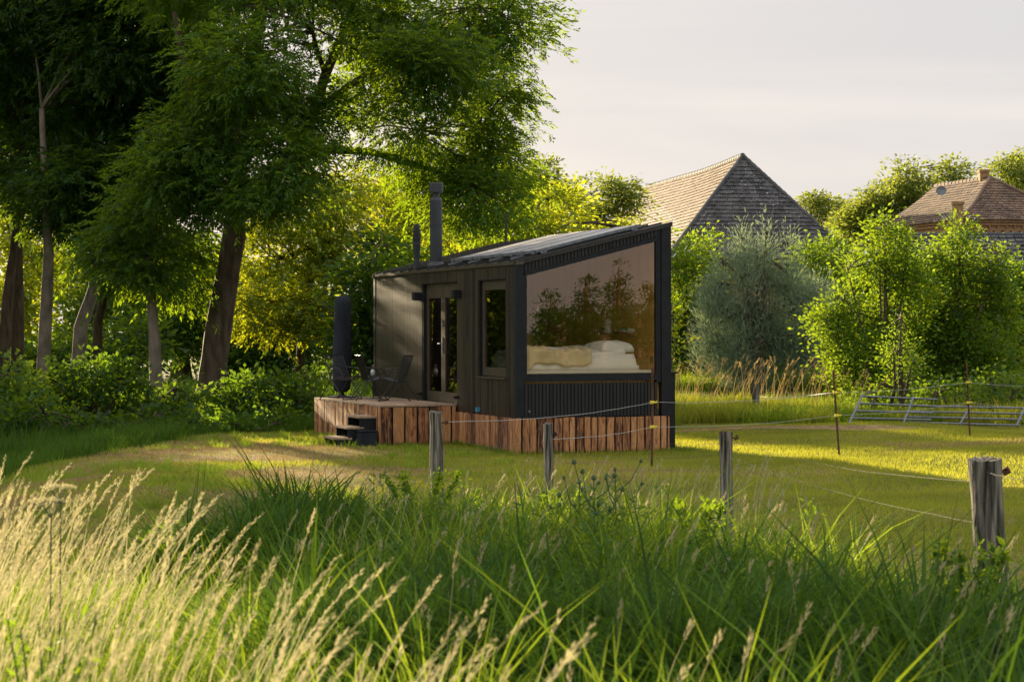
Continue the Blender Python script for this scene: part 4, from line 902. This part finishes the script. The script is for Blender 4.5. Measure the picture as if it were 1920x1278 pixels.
# ------------------------------------------------------------------ willow, alders and shrubs right of the cabin
def shrub(name, lab, cat, px, Y_, bl, mt_, seed, dens=6, leaf=(.10, .06), clump=.4, per=16, group=None, stems=5, gap=-.5, flat=.7, droop=0., nsub=7, pinn=False, bark='bark', shell=2.2, gs=1.8, rd=None):
    f0 = at(px, 616, Y_); g = float(G(f0.x, Y_)); r = random.Random(seed); top = min(c_ for _, c_, _, _ in bl); tp = at(px, top+12, Y_)
    ex = []
    for k in range(stems-1):
        e = bl[k % len(bl)]; q = at(e[0], e[1], Y_+r.uniform(-.5, .5)); ex.append(([(f0.x+r.uniform(-.3, .3), Y_+r.uniform(-.3, .3), g-.1), (f0.x*.5+q.x*.5, Y_, q.z*.45), tuple(q)], [.05, .035, .012]))
    return tree(name, lab, cat, [(f0.x, Y_, g-.1), (f0.x, Y_, tp.z*.5), tuple(tp)], [.07, .045, .012], [PB(a_, c_, Y_-.4+(j*.7 % 1.2), e, g_, rd) for j, (a_, c_, e, g_) in enumerate(bl)],
      M[mt_], bark, dens=dens, seed=seed, group=group, nsub=nsub, limb=.03, extra=ex, gap=gap, clump=clump, per=per, leaf=leaf, pinn=pinn, droop=droop, flat=flat, shell=shell, gs=gs)
shrub('willow', 'silvery grey-green willow with three pointed tops before the barn', 'tree', 1420, 60, [(1394, 448, 9, 26), (1394, 482, 17, 30), (1392, 525, 28, 36), (1437, 444, 8, 26), (1438, 480, 15, 30), (1440, 520, 26, 36), (1477, 462, 9, 24), (1480, 498, 17, 28), (1484, 540, 26, 36), (1350, 500, 10, 24), (1348, 540, 20, 34), (1340, 590, 26, 40), (1395, 590, 34, 42), (1450, 590, 34, 44), (1505, 590, 28, 44), (1330, 650, 26, 42), (1380, 660, 34, 42), (1435, 655, 36, 48), (1490, 655, 36, 46), (1535, 640, 20, 40), (1325, 590, 24, 40), (1530, 570, 22, 40), (1420, 620, 60, 60), (1400, 705, 50, 20)], 'willow', 120, dens=20, leaf=(.17, .030), clump=.34, per=34, droop=-1.1, flat=1.7, stems=6, gap=-.22, gs=2.6, shell=3.0)
shrub('green_shrub', 'bright green shrub close against the right side of the cabin', 'shrub', 1300, 64, [(1285, 500, 40, 60), (1325, 480, 28, 48), (1300, 540, 40, 40)], 'alder', 121, dens=11, leaf=(.16, .09), clump=.5, gap=-.7)
shrub('green_shrub', 'dark green shrub between the willow and the alder', 'shrub', 1540, 63, [(1515, 500, 30, 55), (1560, 490, 38, 50), (1540, 560, 50, 50), (1590, 600, 50, 60)], 'bush', 122, dens=11, leaf=(.16, .09), clump=.5, gap=-.7)
shrub('hedge_bush', 'low dark bushes under the willow beyond the pond', 'bush', 1400, 66, [(1300, 690, 70, 40), (1400, 700, 80, 30), (1500, 690, 80, 40), (1600, 690, 80, 50), (1270, 600, 60, 70), (1310, 630, 60, 60), (1540, 650, 60, 60), (1600, 580, 70, 80), (1680, 560, 80, 80), (1760, 560, 80, 80), (1840, 570, 80, 80), (1920, 580, 80, 90), (1700, 680, 90, 60), (1850, 690, 90, 60)], 'dark', 123, dens=10, leaf=(.2, .12), clump=.6, gap=-.9)
shrub('sunlit_spray', 'yellow leafy branches poking out behind the cabin right wall', 'shrub', 1235, 40, [(1262, 590, 16, 16), (1266, 640, 22, 24), (1240, 620, 30, 60), (1255, 575, 10, 8)], 'lime', 124, dens=9, leaf=(.11, .05), clump=.28, gap=-.6)
shrub('alder', 'tall sunlit alder left of the pair before the brick house', 'tree', 1660, 45, [(1660, 430, 34, 36), (1650, 500, 60, 55), (1590, 510, 38, 42), (1700, 480, 50, 50), (1600, 590, 60, 45), (1545, 600, 32, 22), (1680, 580, 70, 55), (1600, 680, 55, 45), (1555, 690, 28, 26), (1660, 670, 60, 60), (1720, 540, 50, 50), (1570, 640, 30, 40), (1640, 620, 60, 50), (1580, 560, 30, 30), (1610, 725, 46, 30), (1660, 725, 40, 30)], 'alder', 125, dens=14, rd=.8, leaf=(.10, .068), clump=.36, per=20, gap=-.28, group='alders before the brick house', stems=7)
shrub('alder', 'broad shaded alder under the house chimneys, right of the pair', 'tree', 1800, 46.5, [(1800, 440, 26, 34), (1790, 500, 70, 50), (1860, 500, 50, 45), (1840, 570, 70, 60), (1770, 590, 60, 60), (1880, 600, 34, 60), (1800, 670, 80, 55), (1880, 680, 60, 50), (1740, 650, 50, 60), (1820, 620, 60, 60), (1730, 600, 50, 60), (1870, 530, 34, 40), (1745, 560, 50, 60), (1730, 500, 36, 44), (1780, 720, 60, 30), (1860, 725, 60, 30), (1720, 710, 50, 36), (1868, 470, 16, 22)], 'alder', 126, dens=13, rd=.9, leaf=(.10, .068), clump=.36, per=20, gap=-.30, group='alders before the brick house', stems=7)
shrub('young_alder', 'small feathery yellow sapling in front of the sunlit alder', 'shrub', 1690, 41.5, [(1690, 600, 24, 40), (1675, 660, 34, 40), (1710, 680, 34, 44), (1690, 730, 50, 34), (1640, 735, 34, 26)], 'alder', 127, dens=12, leaf=(.07, .03), clump=.28, per=22, gap=-.6)
for k, (px, Y_, bl, lab) in enumerate([
  (1790, 40.5, [(1760, 735, 40, 28), (1800, 740, 45, 34), (1740, 770, 40, 26)], 'dark bramble bush growing through the metal gates'),
  (1870, 40.0, [(1860, 725, 45, 30), (1905, 735, 40, 40), (1850, 770, 50, 26)], 'rounded bramble bush behind the right end of the gates'),
  (1660, 42.5, [(1630, 760, 45, 26), (1680, 765, 40, 24)], 'low bramble bush behind the left end of the gates')]):
    shrub('bramble_bush', lab, 'bush', px, Y_, bl, 'bush', 140+k, dens=13, leaf=(.09, .065), clump=.30, per=18, group='bramble bushes by the gates', gap=-.8)
for k, (px, Y_, bl, mt_, lab) in enumerate([
  (180, 37.5, [(170, 700, 75, 42), (230, 710, 60, 48), (110, 720, 50, 40), (180, 750, 90, 40)], 'dark', 'big leafy elder bush left of the thick ash trunk'),
  (15, 36.0, [(10, 700, 45, 38), (45, 730, 45, 45), (0, 760, 50, 40)], 'alder', 'yellowish bush at the left picture edge'),
  (90, 34.0, [(70, 770, 60, 40), (130, 790, 60, 32), (20, 790, 50, 40)], 'dark', 'low bush in front of the big elder bush'),
  (330, 38.5, [(330, 725, 40, 34), (360, 750, 45, 30), (300, 760, 40, 28)], 'bush', 'small sunlit bush just left of the ash trunk foot'),
  (470, 38.0, [(450, 730, 50, 36), (500, 725, 40, 40), (420, 750, 35, 35), (480, 770, 70, 26)], 'dark', 'leafy bush just right of the ash trunk foot'),
  (270, 35.2, [(200, 790, 60, 26), (280, 785, 60, 28), (350, 790, 50, 22)], 'dark', 'low dark bush in front of the thick ash trunk'),
  (480, 35.6, [(430, 792, 50, 20), (520, 788, 50, 24)], 'dark', 'low dark bush between the ash trunk and the deck'),
  (555, 38.5, [(550, 735, 38, 38), (590, 745, 26, 30), (575, 705, 14, 16), (560, 775, 50, 24)], 'dark', 'leafy bush touching the left end of the deck')]):
    shrub('leafy_bush', lab, 'bush', px, Y_, bl, mt_, 150+k, dens=13, leaf=(.12, .085), clump=.32, per=16, group='bushes along the wood', gap=-.7, stems=6)

# ------------------------------------------------------------------ grasses
def blades(P, h, wd, lean, az, seg=3, droop=0., twist=None, r=R):
    """curved tapering blades. lean: horizontal reach / height, az: direction of lean"""
    n = len(P); D = np.stack([np.cos(az), np.sin(az), 0*az], 1)
    fa = az+PI/2+r.normal(0, .7, n) if twist is None else twist
    S_ = np.stack([np.cos(fa), np.sin(fa), 0*fa], 1)
    rows = []
    for k in range(seg+1):
        q = k/seg; c = P+D*(h*lean*q**1.8)[:, None]; c = c+np.array([0, 0, 1])*(h*(q-droop*q**3))[:, None]
        ww = (wd/2*(1-q**1.6)+.0003)[:, None]
        if k < seg: rows += [c-S_*ww, c+S_*ww]
        else: rows += [c]
    V = np.stack(rows, 1).reshape(-1, 3); m_ = 2*seg+1; base = (np.arange(n)*m_)[:, None]
    Q_ = np.concatenate([base+np.array([2*k, 2*k+1, 2*k+3, 2*k+2]) for k in range(seg-1)]) if seg > 1 else np.zeros((0, 4), int)
    T3 = base+np.array([2*seg-2, 2*seg-1, 2*seg])
    return V, Q_, T3
def field(name, P, h, wd, lean, az, tone, mat, kind='stuff', seg=3, droop=0., parent=None, r=R):
    n = len(P); dr = droop if hasattr(droop, '__len__') else np.full(n, droop)
    V, Q_, T3 = blades(P, h, wd, lean, az, seg, dr, r=r)
    o = mesh(name, V, [Q_, T3], mat, parent, [np.tile(tone, max(seg-1, 0)), tone])
    return tagp(o, kind=kind)
def scatter(n, x0, x1, y0, y1, r=R):
    x = r.uniform(x0, x1, n); y = r.uniform(y0, y1, n); return x, y
def trapez(n, y0, y1, pad=1.04, r=R, power=1.):
    """points over the visible wedge of ground, uniform in area with a margin to each side"""
    y = np.sqrt(r.uniform(y0**2, y1**2, n)); x = r.uniform(-1, 1, n)*(y*.262*pad+.3); return x, y
def incabin(x, y, m_=0.0):
    dx, dy = x-CX, y-CY; u = dx*EU.x+dy*EU.y; v = dx*EV.x+dy*EV.y
    return ((u > -.02-m_) & (u < W_+.36+m_) & (v > -.03-m_) & (v < L_)) | ((u > DKU-.03-m_) & (u < .1) & (v > DKA-.03-m_) & (v < DKB))
def pn(x, y, s, ph): return (np.sin(x*s+ph)+np.sin(y*s*1.1+ph*2)+np.sin((x+y)*s*.7+ph*3)+np.sin((x-1.6*y)*s*1.3+ph))/4
def P3(x, y): return np.stack([x, y, G(x, y)-.01], 1)
def leftedge(y): return np.interp(y, [15, 22, 28, 31, 34.8, 36], [-6.5, -6.9, -6.6, -6.0, -5.0, -3.6])     # where the mown ground ends on the left
# short lawn
x, y = trapez(400000, 14.5, 38.5); k = ~incabin(x, y) & (x > leftedge(y)-.2) & (R.random(len(x)) > .55*dirtmask(x, y)) & (y < 37.5+.6*pn(x, y, 1.1, 2)); x, y = x[k], y[k]
pt = pn(x, y, .9, 1)+.6*pn(x, y, 2.7, 4)+.35*(x < -1.5)
isdry = pt+R.normal(0, .30, len(x))+1.15*dirtmask(x, y)+.25*(x < -2) > .62
hh = .035+.03*R.random(len(x))+.035*np.clip(pn(x, y, 1.7, 7), 0, 1)
k = ~isdry
field('lawn_grass', P3(x[k], y[k]), hh[k], .0065+.004*R.random(k.sum()), R.uniform(.2, .9, k.sum()), R.uniform(0, 6.28, k.sum()), np.clip(.5+.5*pt[k]+R.normal(0, .15, k.sum()), 0, 1), M['lawn'], seg=2)
k = isdry
field('dry_grass', P3(x[k], y[k]), hh[k]*.85, .006+.004*R.random(k.sum()), R.uniform(.5, 1.8, k.sum()), R.uniform(0, 6.28, k.sum()), np.clip(.4+R.normal(0, .25, k.sum()), 0, 1), M['dry'], seg=2)
# rougher tufts across the left rise and round fence feet and skirting
def tufts(name, cx, cy, n_per, hmin, hmax, spread, mat, wd=.008, lean=(.2, .8), droop=.15, seed=0, tone=(.45, .2), seg=3):
    r = np.random.default_rng(seed); cx, cy = np.asarray(cx, float), np.asarray(cy, float); idx = np.repeat(np.arange(len(cx)), n_per)
    ax = r.uniform(0, 6.28, len(idx)); rad = np.abs(r.normal(0, spread, len(idx))); x = cx[idx]+np.cos(ax)*rad; y = cy[idx]+np.sin(ax)*rad
    hs = r.uniform(hmin, hmax, len(cx))[idx]*r.uniform(.6, 1.1, len(idx)); k = ~incabin(x, y, .01); x, y, ax, hs, idx2 = x[k], y[k], ax[k], hs[k], idx[k]
    tn = np.clip(tone[0]+r.normal(0, tone[1], len(cx))[idx2]+r.normal(0, .12, len(x)), 0, 1)
    return field(name, P3(x, y), hs, wd*r.uniform(.7, 1.3, len(x)), r.uniform(*lean, len(x)), ax+r.normal(0, .5, len(x)), tn, mat, seg=seg, droop=r.uniform(0, droop*2, len(x)), r=r)
x, y = scatter(1500, -7.5, 0, 17, 34); k = (x > leftedge(y)) & (pn(x, y, 1.3, 5) > -.1) & (dirtmask(x, y) < .5)
tufts('rough_grass', x[k], y[k], 34, .08, .20, .09, M['tall'], .007, seed=1, tone=(.75, .2))
v = np.arange(0, 2.7, .06); c1_ = [loc2w(-.06, q, 0) for q in v]+[loc2w(q, -.06, 0) for q in np.arange(0, 2.9, .055)]+[loc2w(q, DKA-.07, 0) for q in np.arange(DKU, 0, .06)]+[loc2w(DKU-.07, q, 0) for q in np.arange(DKA, DKB, .08)]
tufts('skirting_grass', [q.x for q in c1_], [q.y for q in c1_], 26, .06, .15, .07, M['tall'], .006, seed=2, tone=(.35, .2))
# tall rank grass: near right, centre, left
def keepfg(x, y):
    """where the uncut grass stands: far limit by side"""
    lim = np.interp(x, [-6, -3.2, -2.6, -1.8, -.9, 0, .8, 1.6, 2.3, 3.2, 5], [9.5, 10.5, 12.5, 17.0, 18.5, 18.0, 15.5, 14.5, 12.2, 10.6, 9.8])
    return y < lim+.5*pn(x, y, 2.2, 3)
x, y = trapez(1750, 5.0, 19); k = keepfg(x, y) & ~((x < -1.2) & (y < 12.5)); x, y = x[k], y[k]
hm = np.interp(y, [5, 9, 13, 18.5], [.80, .74, .60, .36])*(1+.55*np.exp(-((x+1.75)/.75)**2-((y-15)/1.8)**2))*(1+.22*np.exp(-(x/1.2)**2)*(y > 11))*(1+.38*pn(x, y, 1.5, 6))*R.uniform(.7, 1.2, len(x))
dk = pn(x, y, .8, 9)+.5*(x > 1.0)-.1; dk += .35*(y < 9)*(x > 0); dk += .9*((x > -2.6) & (x < -1.1) & (y > 13))
r = np.random.default_rng(77)
for nm, sel, mat_, np_, wd_, dr_ in [('tall_grass', dk < .15, 'tall', 40, .024, .40), ('sedge_grass', dk >= .15, 'deep', 58, .026, .60)]:
    cx, cy, hc = x[sel], y[sel], hm[sel]; idx = np.repeat(np.arange(len(cx)), np_)
    ax = r.uniform(0, 6.28, len(idx)); rad = np.abs(r.normal(0, .08, len(idx))); xx = cx[idx]+np.cos(ax)*rad; yy = cy[idx]+np.sin(ax)*rad
    hs = hc[idx]*r.uniform(.55, 1.25, len(idx)); tn = np.clip(.36+r.normal(0, .32, len(cx))[idx]+r.normal(0, .25, len(idx)), 0, 1)
    field(nm, P3(xx, yy), hs, wd_*r.uniform(.6, 1.3, len(idx)), r.uniform(.1, .95, len(idx)), ax+r.normal(0, .6, len(idx)), tn, M[mat_], seg=4, droop=r.uniform(0, dr_*1.6, len(idx)), r=r)
# broad drooping sedge blades over the darker clumps
k = (dk > .0) & (y < 16); cx, cy = x[k], y[k]; idx = np.repeat(np.arange(len(cx)), 16); ax = r.uniform(0, 6.28, len(idx)); rad = np.abs(r.normal(0, .07, len(idx)))
field('sedge_grass', P3(cx[idx]+np.cos(ax)*rad, cy[idx]+np.sin(ax)*rad), (hm[k][idx])*r.uniform(.8, 1.35, len(idx)), .015*r.uniform(.7, 1.2, len(idx)), r.uniform(.6, 1.3, len(idx)), ax, np.clip(.55+r.normal(0, .25, len(idx)), 0, 1), M['deep'], seg=6, droop=r.uniform(.3, .62, len(idx)), r=r)
# small-leaved weeds among the grass in the middle
k = (dk < .2) & (y > 10) & (R.random(len(x)) < .40); cx, cy, hc = x[k], y[k], hm[k]
d = sprays([((a_, b_, float(G(a_, b_))+c_*.45), (.16, .16, c_*.5)) for a_, b_, c_ in zip(cx, cy, hc)], 26, 61, clump=.10, per=9, leaf=(.055, .020), pinn=False, droop=.1, gap=-2, gs=1)
tagp(mesh('meadow_weeds', d[0], [d[1]], M['bush'], None, [d[2]]), kind='stuff')
# scattered yellow and dead blades in the rank grass
k = R.random(len(x)) < .30; tufts('withered_grass', x[k], y[k], 12, .25, .6, .16, M['dry'], .008, (.2, 1.0), .3, 5, (.4, .2), 4)
# grass under the seed heads on the left
x, y = trapez(1700, 4.6, 11.5); k = (x < -.9+.05*y*0) & keepfg(x, y); x, y = x[k], y[k]
tufts('tall_grass', x, y, 52, .35, .70, .16, M['tall'], .009, (.2, .9), .3, 6, (.6, .2), 4)
# tall dark grass along the wood edge and behind the meadow
x, y = scatter(3000, -11, -2.6, 20, 37.5); k = (x < leftedge(np.minimum(y, 35.9))-.1) | (y > 35.3); x, y = x[k], y[k]
tufts('edge_grass', x, y, 40, .14, .42, .18, M['deep'], .010, (.1, .7), .25, 7, (.55, .2), 3)
x, y = scatter(1500, 1.2, 13, 37.4, 47.5); k = pn(x, y, 1.1, 3) > .15
tufts('edge_grass', x[k], y[k], 50, .26, .62, .17, M['lawn'], .014, (.1, .8), .25, 8, (.12, .25), 3)
tufts('edge_grass', x[~k], y[~k], 50, .22, .50, .2, M['tall'], .016, (.1, .8), .25, 18, (.25, .25), 3)
x, y = scatter(500, -16, -8, 24, 38); tufts('edge_grass', x, y, 40, .35, .8, .2, M['deep'], .014, (.1, .7), .25, 9, (.4, .2), 3)
x, y = scatter(900, 2, 22, 61, 66); tufts('edge_grass', x, y, 30, .4, .9, .25, M['tall'], .03, (.1, .6), .2, 10, (.3, .2), 2)
# woodland floor
x, y = scatter(1600, -19, 1, 38, 58); tufts('woodland_undergrowth', x, y, 34, .3, .9, .28, M['dark'], .035, (.1, .9), .3, 11, (.5, .25), 3)

# ------------------------------------------------------------------ flowering stalks
def stalks(name, x, y, h, lean, az, head, mat, seed=0, tone=(.6, .2), nsp=26, spl=.020, kind='stuff', parent=None, base=None, stemw=.0022):
    r = np.random.default_rng(seed); n = len(x); P = P3(x, y) if base is None else base
    V, Q_, T3 = blades(P, h, np.full(n, stemw*2.4), lean, az, 6, np.full(n, .06), twist=np.full(n, 0.)+r.normal(0, .3, n), r=r)
    D = np.stack([np.cos(az), np.sin(az), 0*az], 1); tn = np.clip(tone[0]+r.normal(0, tone[1], n), 0, 1)
    def cen(q): return P+D*(h*lean*q**1.8)[:, None]+np.array([0, 0, 1])*(h*(q-.06*q**3))[:, None]
    q0 = 1-head/h; Vs, Fs, Ts = [V], [Q_], [np.tile(tn, 5)]; off = len(V); T3s = T3
    for k in range(nsp):
        f = (k+r.random(n))/nsp; q = q0+(1-q0)*f; c = cen(q); tg = unit(cen(np.minimum(q+.02, 1.02))-c)
        sd = unit(np.cross(tg, r.standard_normal((n, 3)))); wdt = np.sin(PI*np.clip(f*.86+.10, 0, 1))
        dd = unit(tg*1.5+sd*.55); L_5 = spl*(.7+.9*wdt)*r.uniform(.8, 1.3, n)
        v_, f_ = quads(c+sd*.002, dd, L_5, L_5*.20, unit(r.standard_normal((n, 3)))); Vs.append(v_); Fs.append(f_+off); off += len(v_); Ts.append(np.clip(tn+r.normal(0, .1, n), 0, 1))
    return tagp(mesh(name, np.concatenate(Vs), [np.concatenate(Fs), T3s], mat, parent, [np.concatenate(Ts), tn]), kind=kind)
# dense pale stand on the left, leaning with the wind to the right
r = np.random.default_rng(91)
x, y = trapez(2000, 4.3, 10.5, r=r); dd = np.interp(y, [3.6, 4.6, 6, 8, 10.5], [-.30, -.35, -.75, -1.45, -2.0]); k = (x < dd+.25*r.standard_normal(len(x))) & (pn(x, y, 2.0, 8)+.6*r.random(len(x)) > -.05); x, y = x[k], y[k]; n = len(x)
hc = np.interp(y, [3.6, 4.6, 6, 8, 10.5], [1.2, 1.15, 1.1, 1.12, 1.2])*r.uniform(.65, 1.06, n)
stalks('seed_grass', x, y, hc, r.uniform(.12, .55, n), r.normal(.15, .5, n), r.uniform(.13, .24, n), M['straw'], 92, nsp=40, spl=.0145)
x, y = trapez(420, 5.0, 17.5, r=r); k = keepfg(x, y) & (x > -1.5); x, y = x[k], y[k]; n = len(x); hc = np.interp(y, [5, 9, 13, 18], [.86, .86, .75, .6])*r.uniform(.75, 1.15, n)
stalks('seed_grass', x, y, hc, r.uniform(.1, .5, n), r.normal(.3, .7, n), r.uniform(.07, .14, n), M['straw'], 93, (.35, .2), 20)
x = r.uniform(-.6, 2.6, 260); y = r.uniform(15.5, 20.5, 260); stalks('seed_grass', x, y, r.uniform(.3, .62, 260), r.uniform(.1, .5, 260), r.normal(.4, .6, 260), r.uniform(.08, .14, 260), M['straw'], 94, (.4, .2), 14, .022)
x = r.uniform(2, 7.5, 160); y = r.uniform(40, 47, 160); stalks('seed_grass', x, y, r.uniform(.8, 1.35, 160), r.uniform(.1, .5, 160), r.normal(.4, .8, 160), r.uniform(.14, .24, 160), M['dry'], 95, (.5, .2), 14, .05, stemw=.004)

# thistle, dock and umbel plants that stand out
def thistle(px, ytop, Y_, lab, seed, s=1.0):
    T_ = at(px, ytop, Y_); g = float(G(T_.x, Y_)); h = T_.z-g; o = empty('thistle', (T_.x, Y_, g), 0, lab, 'thistle', 'thistles in the rank grass'); r = random.Random(seed)
    b = MB(); b.tube([(0, 0, 0), (.01, 0, h*.5), (0, 0, h)], [.009, .007, .004], 6); heads = [(0, 0, h)]; lv = []
    for k in range(9):
        z = h*(.35+.06*k); a_ = k*2.4; L_6 = (.10+.16*r.random())*s; e = (math.cos(a_)*L_6, math.sin(a_)*L_6*.6, z+L_6*1.1)
        b.tube([(0, 0, z), (e[0]*.6, e[1]*.6, z+L_6*.4), e], [.005, .004, .003], 5); heads.append(e)
    b.build('stem', M['deepgreen'], o)
    for e in heads:
        m_ = MB(); R_ = .013*s; m_.lathe([(R_*.3, e[2]-R_), (R_*.95, e[2]-R_*.5), (R_, e[2]), (R_*.7, e[2]+R_*.8), (R_*.35, e[2]+R_*1.1)], e[0], e[1], 9); m_.build('flower_head', M['deepgreen'], o)
    rg = np.random.default_rng(seed); n = 260; q = rg.uniform(.05, .95, n); a_ = rg.uniform(0, 6.28, n); rad = rg.uniform(0, .11, n)*s*(1-q*.5)
    P = np.stack([np.cos(a_)*rad, np.sin(a_)*rad, q*h], 1); D = unit(np.stack([np.cos(a_), np.sin(a_), rg.uniform(-.2, .7, n)], 1)); V, Fq = quads(P, D, rg.uniform(.04, .11, n)*s, rg.uniform(.008, .02, n)*s, np.tile([0, 0, 1.], (n, 1)))
    mesh('leaves', V, [Fq], M['bush'], o, [np.clip(rg.normal(.5, .2, n), 0, 1)])
M['deepgreen'] = pmat('thistle_green', [(.3, (.035, .07, .03)), (.7, (.08, .13, .06))], (20, 20, 20), .8)
thistle(1112, 896, 13.6, 'tall dark thistle in the middle of the rank grass', 1, 1.35)
thistle(1152, 880, 13.9, 'thistle with raised round heads just right of the tallest thistle', 2)
thistle(1085, 905, 13.3, 'smaller thistle just left of the tallest thistle', 3)
def herb(name, lab, px, ytop, Y_, seed, mt_='ash', leaf=(.07, .034), wd=.20, n=700, cat='plant'):
    T_ = at(px, ytop, Y_); g = float(G(T_.x, Y_)); h = T_.z-g; o = empty(name, (T_.x, Y_, g), 0, lab, cat); r = np.random.default_rng(seed); b = MB()
    for k in range(6):
        a_ = k*1.05; b.tube([(0, 0, 0), (math.cos(a_)*wd*.5, math.sin(a_)*wd*.5, h*.5), (math.cos(a_)*wd, math.sin(a_)*wd, h*(.8+.2*r.random()))], [.006, .005, .002], 5)
    b.build('stem', M['deepgreen'], o); q = r.uniform(.2, 1, n); a_ = r.integers(0, 6, n)*1.05+r.normal(0, .1, n)
    P = np.stack([np.cos(a_)*wd*q, np.sin(a_)*wd*q, q*h*.95], 1); D = unit(r.standard_normal((n, 3))+np.array([0, 0, .2])); V, Fq = quads(P, D, leaf[0]*r.uniform(.6, 1.2, n), leaf[1]*r.uniform(.7, 1.2, n), unit(r.standard_normal((n, 3))*.5+np.array([0, 0, 1])))
    mesh('leaves', V, [Fq], M[mt_], o, [np.clip(r.normal(.5, .2, n), 0, 1)])
herb('dock_plant', 'broad-leaved dark plant at the foot of the short meadow post', 1300, 930, 13.8, 5)
herb('dock_plant', 'leafy plant at the foot of the thick weathered post', 1815, 1015, 10.6, 6)
herb('nettle', 'nettle clump beside the foot of the tall fence post', 790, 878, 17.0, 7, 'ash', (.05, .025), .32, 1500)
herb('nettle', 'nettle clump at the foot of the thin grey fence post', 1050, 928, 16.4, 8, 'ash', (.05, .025), .34, 1500)
herb('yellow_herb', 'yellowing herb with drooping leaves at the lower left', 95, 1130, 6.2, 9, 'bush', (.045, .018), .14, 260)
def umbel(px, ytop, Y_, lab, seed):
    T_ = at(px, ytop, Y_); g = float(G(T_.x, Y_)); h = T_.z-g; o = empty('umbel_flower', (T_.x, Y_, g), 0, lab, 'flower', 'white umbel flowers'); r = np.random.default_rng(seed); b = MB(); b.tube([(0, 0, 0), (.01, 0, h-.08)], [.004, .003], 6)
    P = []
    for k in range(16):
        a_ = k*2.4; q = .075*math.sqrt((k+.5)/16); e = (q*math.cos(a_), q*math.sin(a_), h-.012*(q/.07)**2); b.tube([(.01, 0, h-.08), e], .0012, 4); P.append(e)
    b.build('stem', M['deepgreen'], o); P = np.repeat(np.array(P), 14, 0)+r.normal(0, .007, (224, 3))*[1, 1, .4]
    V, Fq = quads(P, unit(r.standard_normal((224, 3))+[0, 0, .4]), np.full(224, .008), np.full(224, .006), unit(r.standard_normal((224, 3)))); mesh('blossom', V, [Fq], M['straw'], o, [np.full(224, .8)])
umbel(108, 905, 8.2, 'white umbel flower among the pale stalks, the higher one', 1)
umbel(90, 930, 8.0, 'white umbel flower among the pale stalks, the lower one', 2)

# ------------------------------------------------------------------ trees behind the camera, seen in the glass
k = 0
for px, yt, dist, hw, lab in [(1095, 500, 105, 22, 'round tree across the meadow, mirrored in the middle of the window'), (1160, 482, 112, 20, 'tall tree across the meadow, mirrored right of the round one'), (1025, 545, 100, 24, 'low tree across the meadow, mirrored at the left of the window'), (1225, 515, 100, 26, 'broad tree across the meadow, mirrored at the right window edge'), (1130, 572, 96, 60, 'row of bushes across the meadow, mirrored below the trees'), (1050, 580, 96, 50, 'second row of bushes across the meadow, mirrored low in the window'), (1200, 568, 97, 40, 'third row of bushes across the meadow, mirrored by the window frame')]:
    k += 1; d0 = np.array([(px-960)/F, 1.0]); nn = np.array([EV.x, EV.y])*-1; hit = d0*29.7; rd = d0-2*(d0@nn)*nn; c = hit+rd*dist; tot = 29.7+dist
    zt = CZ+(616-yt)/F*tot; wr = hw/F*tot; side = np.array([rd[1], -rd[0]])
    bl = [((c[0], c[1], zt*.62), (wr, wr, zt*.38)), ((c[0]+side[0]*wr*.5, c[1]+side[1]*wr*.5, zt*.45), (wr*.7, wr*.7, zt*.3)), ((c[0]-side[0]*wr*.5, c[1]-side[1]*wr*.5, zt*.42), (wr*.7, wr*.7, zt*.3))]
    tree('meadow_tree', lab, 'tree', [(c[0], c[1], -.2), (c[0], c[1], zt*.5), (c[0], c[1], zt*.9)], [.3, .2, .05], bl, M['dark'], dens=1.5, seed=200+k, group='trees across the meadow', nsub=6, limb=.12, gap=-.5, clump=.6, per=40, leaf=(.2, .13), pinn=False, droop=0)
